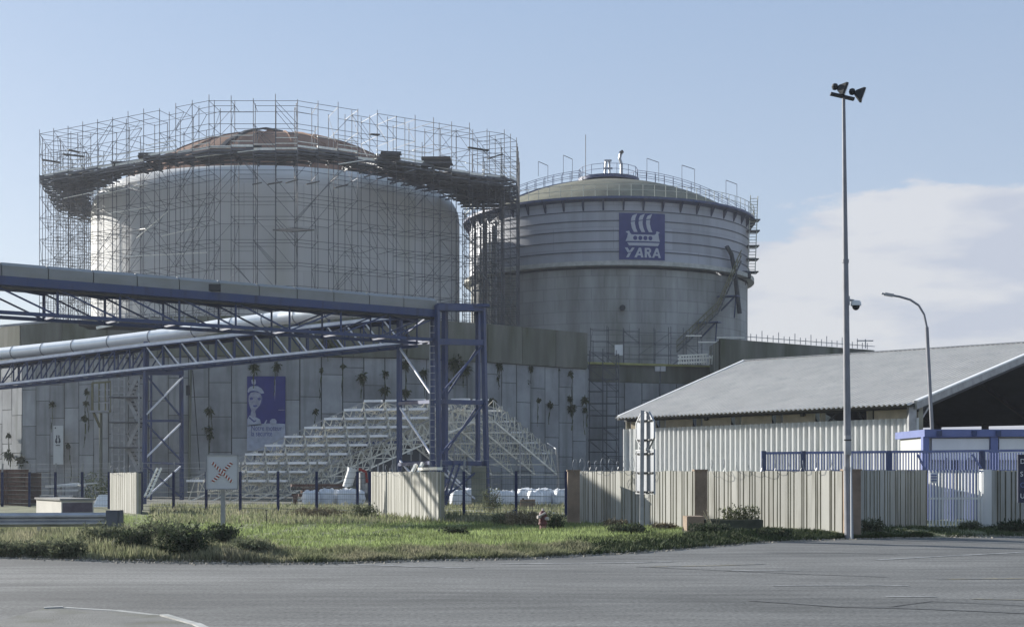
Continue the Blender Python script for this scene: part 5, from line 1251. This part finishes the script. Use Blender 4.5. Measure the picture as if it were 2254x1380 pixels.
for y in (926, 968, 998, 1040, 1082):
    p = P(1421, y, 33.46); w = .36 if y < 985 else .42
    for sgn in (1,): q = MB(); q.bar(p - sx*w + sn*.035, p + sx*w + sn*.035, .03, .035); q.build('bracket', dark, ss)
    for a in (-.3, -.1, .12, .3): q = MB(); q.bar(p + sx*a + sn*.05, p + sx*a + sn*.075, .03, .03, n=6); q.build('bolt', galv, ss)

# fire hydrant
hy = thing('fire_hydrant', 'weathered red and white fire hydrant in the grass left of the right brown pier', 'fire hydrant', PX(1195, 33.6))
hc = PX(1195, 33.6)
q = MB(); q.lathe(tuple(hc), [(.10, 0), (.085, .03), (.075, .08), (.075, .3)], 18); q.build('lower_barrel', mat('faded_red', (.26, .13, .11), .7, var=.3, scale=9), hy, True)
q = MB(); q.lathe(tuple(hc), [(.075, .3), (.11, .32), (.11, .35), (.095, .37), (.095, .55), (.085, .6), (.05, .64), (.001, .66)], 18); q.build('upper_body', mat('hydrant_dark_red', (.10, .03, .03), .6, var=.3, scale=9), hy, True)
for s_, z in ((-1, .5), (1, .46)):
    q = MB(); q.bar(hc + Vector((s_*.06, -.05, z)), hc + Vector((s_*.13, -.09, z)), .08, .08, n=12); q.build('outlet_cap', mat('faded_white', (.5, .45, .42), .7), hy, True)
q = MB(); q.bar(hc + Vector((0, 0, .64)), hc + Vector((0, 0, .7)), .06, .06, n=6); q.build('top_nut', mat('faded_white', (.5,.45,.42)), hy)
q = MB(); q.bar(hc + Vector((-.12, -.09, .5)), hc + Vector((.06, -.12, .6)), .05, .05, n=8); q.build('white_band', mat('faded_white', (.5,.45,.42)), hy)

# guardrail
gr = thing('guardrail', 'galvanised W profile guardrail with a rounded end cap at the left edge of the road', 'guardrail', PX(130, 31.8))
gz0 = CH - (1158 - HY)/F*31.8; gz1 = CH - (1127 - HY)/F*31.8
prof = [(0, 0), (-.02, .03), (-.085, .06), (-.085, .10), (-.01, .14), (-.01, .18), (-.085, .22), (-.085, .26), (-.02, .29), (0, .315)]
def rail(px0, px1, Y0, Y1, nm):
    a_, b_ = PX(px0, Y0), PX(px1, Y1); d = (b_ - a_).normalized(); nn = Vector((d.y, -d.x, 0)); q = MB(); k = len(prof)
    vs = [a_ + nn*(-y) + UZ*(gz0 + z) for y, z in prof] + [b_ + nn*(-y) + UZ*(gz0 + z) for y, z in prof]
    vs += [v - nn*.004 for v in vs]
    fs = [(j, j+1, j+1+k, j+k) for j in range(k-1)] + [(j + 2*k, j+1+2*k, j+1+3*k, j+3*k) for j in range(k-1)] + [(0, k, 3*k, 2*k), (k-1, 2*k-1, 4*k-1, 3*k-1)]
    q.add(vs, fs); return q.build(nm, mat('guardrail_zinc', (.36, .37, .39), .4, .5, var=.2, scale=2), gr)
rail(-420, 130, 30.6, 31.6, 'rail_beam'); rail(126, 250, 31.55, 31.8, 'rail_beam')
ea = PX(248, 31.8)
q = MB(); n = 10
for i in range(n):
    t0, t1_ = pi*i/n, pi*(i+1)/n; r_ = .11
    cxx = ea.x + .12
    p = [(cxx + r_*math.sin(t) , ea.y - .06 + r_ - r_*math.cos(t)) for t in (t0, t1_)]
    q.add([(p[0][0], p[0][1], gz0 - .01), (p[1][0], p[1][1], gz0 - .01), (p[1][0], p[1][1], gz0 + .365), (p[0][0], p[0][1], gz0 + .365)], [(0,1,2,3)])
q.box((ea.x - .12, ea.y - .12, gz0 - .03), (ea.x + .14, ea.y - .03, gz0 + .365)); q.build('end_cap', mat('end_cap_grey', (.11, .12, .14), .5, .3), gr)
for x in (-180, 87, 232): bar('rail_post', PX(x, 31.85, 0), PX(x, 31.85, gz0 + .2), .1, .06, galv, gr)
cbx = thing('concrete_box', 'low concrete box with pale side and blue brown painted front behind the guardrail', 'concrete box', PX(140, 35))
ca, cb2, cc2 = PX(80, 37.2), PX(135, 35.2), PX(206, 35.6); cd2 = ca + (cc2 - cb2); zt = CH - (1101 - HY)/F*35.2
q = MB(); q.prism([ca, cb2, cc2, cd2], (0, 0, zt)); q.build('box_body', mat('box_concrete', (.50, .48, .43), .85, var=.08), cbx)
q = MB(); u = (cc2 - cb2).normalized(); nf = Vector((u.y, -u.x, 0)); q.prism([cb2 + u*.03 + nf*.003 + UZ*(zt - .30), cc2 - u*.03 + nf*.003 + UZ*(zt - .30), cc2 - u*.03 + nf*.003 + UZ*(zt - .06), cb2 + u*.03 + nf*.003 + UZ*(zt - .06)], nf*.01); q.build('painted_front', mat('box_brown_paint', (.12, .10, .12), .7, var=.3, scale=4), cbx)
q = MB(); q.prism([ca - Vector((.05,.0,0)), cb2 - Vector((.02,.05,0)), cc2 + Vector((.05,-.05,0)), cd2], (0, 0, .045)); o = q.build('box_lid', mat('lid_grey', (.22, .22, .21), .9), cbx); o.location.z = zt

# brown planter with a leafy top
pb_ = thing('masonry_trough', 'dark brown masonry trough overgrown with weeds against the lit ribbed wall', 'trough', PX(1600, 33.4))
q = MB(); a_ = PX(1512, 33.3); q.box((a_.x, 33.3, 0), (PX(1550, 33.3).x, 34.1, .52)); q.build('trough_block', brown, pb_)
q = MB(); a_ = PX(1553, 33.25); b_ = PX(1680, 33.25)
q.box((a_.x, 33.25, 0), (b_.x, 33.37, .44)); q.box((a_.x, 34.0, 0), (b_.x, 34.12, .44)); q.box((a_.x, 33.37, 0), (a_.x + .12, 34.0, .44)); q.box((b_.x - .12, 33.37, 0), (b_.x, 34.0, .44)); q.build('trough_wall', mat('dark_masonry', (.06, .065, .045), .95, var=.3, scale=5), pb_)
q = MB(); q.box((a_.x + .12, 33.37, .02), (b_.x - .12, 34.0, .36)); q.build('trough_soil', soil, pb_)
leaves((PX(1630, 33.6).x, 33.7, .34), .55, .3, .42, 900, .03, .07, mat('trough_weed', (.09, .10, .04), .8, island=.5), 'weeds', pb_)
q = MB()
for k in range(9): q.bar(PX(1575, 33.4, .1), PX(1548 + random.uniform(0, 40), 33.0, .35 + random.uniform(0, .35)), .015, .015, n=3)
q.build('dry_twigs', mat('straw', (.35, .32, .22), .9), pb_)
mk = thing('thin_marker', 'thin dark metal stake in the bright grass right of the crossing sign', 'stake', PX(587, 38)); bar('rod', PX(587, 38, .1), PX(586, 38, .55), .02, .02, dark, mk); bar('hook', PX(584, 38, .55), PX(589, 38, .55), .02, .02, dark, mk)

# ------------------------------------------------------------------ vegetation
def blades(n, region, hmin, hmax, wid, m, name, lean=.35, clump=0):
    xs = []; 
    px = rng.uniform(region[0], region[1], n*2); t = rng.random(n*2)
    e = np.array([edgeY(v) for v in np.linspace(-300, 2700, 601)]); ey = np.interp(px, np.linspace(-300, 2700, 601), e)
    far = region[3]; near = region[2]
    Y = ey + near + (far(px) - ey - near)*t**1.25 if callable(far) else ey + near + (far - ey - near)*t**1.25
    if clump:
        w = np.sin(px*.045 + Y*1.3)*np.sin(px*.013 - Y*.7 + 2) + .4*np.sin(px*.11 + Y*3); keep = w + rng.normal(0, .5, n*2) > clump - .6
    else: keep = rng.random(n*2) < .5
    px, Y, ey = px[keep][:n], Y[keep][:n], ey[keep][:n]; n = len(px)
    X = (px - CX)/F*Y; d = np.clip((Y - ey)/1.6, 0, 1); z = .02 + .14*d*d*(3 - 2*d) - .03
    h = rng.uniform(hmin, hmax, n)*(.6 + .4*np.sin(X*2.3 + Y*1.7)**2); a = rng.uniform(0, 2*pi, n); ln = rng.normal(0, lean, n)*h
    w = wid*rng.uniform(.6, 1.3, n); b2 = rng.uniform(0, 2*pi, n)
    base = np.stack([X, Y, z], 1); s = np.stack([np.cos(a)*w, np.sin(a)*w, 0*w], 1); tip = base + np.stack([np.cos(b2)*ln, np.sin(b2)*ln, h], 1)
    V = np.stack([base - s, base + s, tip], 1).reshape(-1, 3)
    o = tri_obj(V, name, m, kind='stuff'); return o
def ffence(px): return np.minimum(46., 1.5*F/np.interp(px, [-300, 5, 240, 310, 812, 967, 1250, 1530, 1860, 2700], [78, 82, 88, 98, 100, 118, 118, 133, 140, 124]))
tag(blades(80000, (200, 1500, 1.2, ffence), .05, .17, .016, grassm, 'grass', .5), 'bright green short grass on the verge before the fence', 'grass')
tag(blades(14000, (250, 1450, .9, ffence), .03, .09, .03, mat('clover_leaf', (.22, .28, .09), .7, trans=.5, island=.3), 'clover', .9), 'low leafy ground cover mixed into the bright verge grass', 'ground cover')
tag(blades(42000, (-300, 600, .05, lambda px: np.minimum(ffence(px), np.array([edgeY(v) for v in px]) + np.interp(px, [0, 230, 330, 600], [18, 14, 4.5, 1.2]))), .08, .30, .016, drym, 'dry_grass', .45), 'dull dry weeds and tall grass behind and below the guardrail', 'weeds')
tag(blades(26000, (560, 1300, .0, lambda px: np.array([edgeY(v) for v in px]) + 1.3), .05, .2, .016, drym, 'verge_weeds', .7), 'dry brown weed fringe along the road edge in the middle', 'weeds')
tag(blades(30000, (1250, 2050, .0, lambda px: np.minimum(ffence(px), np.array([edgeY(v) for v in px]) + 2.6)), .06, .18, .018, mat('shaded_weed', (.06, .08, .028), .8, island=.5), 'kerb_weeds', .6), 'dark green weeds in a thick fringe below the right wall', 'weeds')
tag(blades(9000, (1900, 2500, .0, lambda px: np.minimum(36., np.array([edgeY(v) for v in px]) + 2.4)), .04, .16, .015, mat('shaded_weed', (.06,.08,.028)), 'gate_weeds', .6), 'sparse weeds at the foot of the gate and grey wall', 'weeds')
tag(blades(16000, (330, 1250, 14., lambda px: 62 + 0*px), .08, .3, .03, drym, 'yard_weeds', .5), 'tall weeds growing in the yard behind the mesh fence', 'weeds')

def shrub(px, Y, rx, h, label, m=leafm, n=1500, s=(.03, .07)):
    if px < 570: Y -= 1.5; h *= 1.02; rx *= .85
    c = PX(px, Y, vz(px, Y) - .04); t = thing('shrub', label, 'shrub', c, 'shrubs along the verge')
    leaves(tuple(c), rx, rx*.7, h, n, s[0], s[1], m, 'foliage', t, up=.5)
    q = MB()
    for k in range(7): a = random.uniform(0, 2*pi); q.bar(c, c + Vector((math.cos(a)*rx*.6, math.sin(a)*rx*.4, h*.8)), .018, .018, n=3)
    q.build('stem', stemm, t)
mid = mat('grey_green_leaf', (.13, .145, .09), .85, trans=.35, island=.5, spec=.1); dryl = mat('straw_leaf', (.20, .17, .11), .9, island=.4, spec=.1)
for a_ in ((405, 26.3, .62, .55, 'large dark green shrub at the road edge left of the crossing sign', leafm, 2600), (490, 27.6, .42, .45, 'dark shrub round the foot of the crossing sign', leafm, 1500),
           (295, 27.0, .45, .38, 'dark shrub second from the left below the guardrail end', leafm, 1500), (150, 26.6, .42, .36, 'grey green shrub below the middle of the guardrail', mid, 1400), (90, 27.0, .4, .3, 'small grey green shrub under the guardrail post', mid, 1000),
           (350, 28.6, .7, .5, 'grey green feathery shrub behind the large dark one', mid, 2000), (230, 28.4, .6, .42, 'wispy grey green shrub under the guardrail end cap', mid, 1600), (555, 26.2, .45, .32, 'low olive shrub right of the crossing sign by the road', mid, 1300), (20, 27.2, .5, .3, 'low olive shrub at the far left edge', mid, 1200),
           (1222, 34.5, .24, .42, 'narrow dark shrub just right of the fire hydrant', leafm, 900), (1150, 36.5, .6, .45, 'dry grey tuft behind the fire hydrant', dryl, 1600), (1110, 37.5, .45, .35, 'low green weed heap left of the fire hydrant', mid, 1200), (800, 43.0, .5, .5, 'green weed clump at the left foot of the middle wall', mid, 1200),
           (1080, 50, .45, .9, 'olive bush behind the fence under the blue tower', mid, 1200), (1000, 31.5, .35, .2, 'low dark tuft on the grass below the middle wall', leafm, 700), (1380, 31.5, .5, .28, 'dark creeping shrub on the bank before the stop sign', leafm, 1300), (1560, 32.0, .5, .26, 'dark creeping shrub below the masonry trough', leafm, 1300), (1700, 32.3, .5, .24, 'dark creeping shrub below the long lit wall', leafm, 1200),
           (1920, 34.4, .35, .32, 'green weed clump at the dark recess right of the mast', mid, 900), (2135, 35.4, .3, .2, 'small weed clump at the foot of the barred gate', mid, 700), (700, 44, .9, .35, 'straw coloured weed heap along the mesh fence middle', dryl, 1800), (1460, 34.2, .35, .2, 'dry twiggy heap against the ribbed wall right of the stop sign', dryl, 900), (1355, 36.2, .4, .22, 'dry twiggy heap against the ribbed wall left of the stop sign', dryl, 900), (2230, 35.3, .5, .3, 'dark weed clump at the right edge below the grey wall', leafm, 1000)):
    shrub(*a_)

# grit and small stones swept to the road edge
ng_ = 5200; gx = rng.uniform(-100, 2300, ng_); ge = np.array([edgeY(v) for v in gx]); gd = rng.normal(-.05, .22, ng_)
gY = ge + gd; c3 = np.stack([(gx - CX)/F*gY, gY, np.where(gd > 0, .03, .004)], 1); sz = rng.uniform(.008, .035, ng_)
a0g = rng.uniform(0, 2*pi, ng_); V = []
tet = np.array([[1, 0, 0], [-.5, .87, 0], [-.5, -.87, 0], [0, 0, .9]]); fc = [(0, 1, 3), (1, 2, 3), (2, 0, 3)]
ca_, sa_ = np.cos(a0g), np.sin(a0g)
tt = np.stack([np.stack([tet[k, 0]*ca_ - tet[k, 1]*sa_, tet[k, 0]*sa_ + tet[k, 1]*ca_, np.full(ng_, tet[k, 2])], 1)*sz[:, None] + c3 for k in range(4)], 1)
V = np.concatenate([tt[:, list(f)] for f in fc], 1).reshape(-1, 3)
tag(tri_obj(V, 'grit', mat('grit_stone', (.24, .22, .18), .95, island=.4), kind='stuff'), 'loose grit and small stones along the edge of the road', 'gravel')

# ------------------------------------------------------------------ thin air haze
hz = MB(); hz.box((-170, -20, -1.2), (170, 205, 40)); hzm = bpy.data.materials.new('air_haze'); hzm.use_nodes = True; t = hzm.node_tree; t.nodes.clear()
pv2 = N('ShaderNodeVolumePrincipled', nt=t); pv2.inputs['Density'].default_value = .0003; pv2.inputs['Color'].default_value = (.85, .9, 1, 1); pv2.inputs['Anisotropy'].default_value = .3
o_ = N('ShaderNodeOutputMaterial', nt=t); t.links.new(pv2.outputs[0], o_.inputs['Volume'])
hz.build('haze', hzm, kind='stuff')
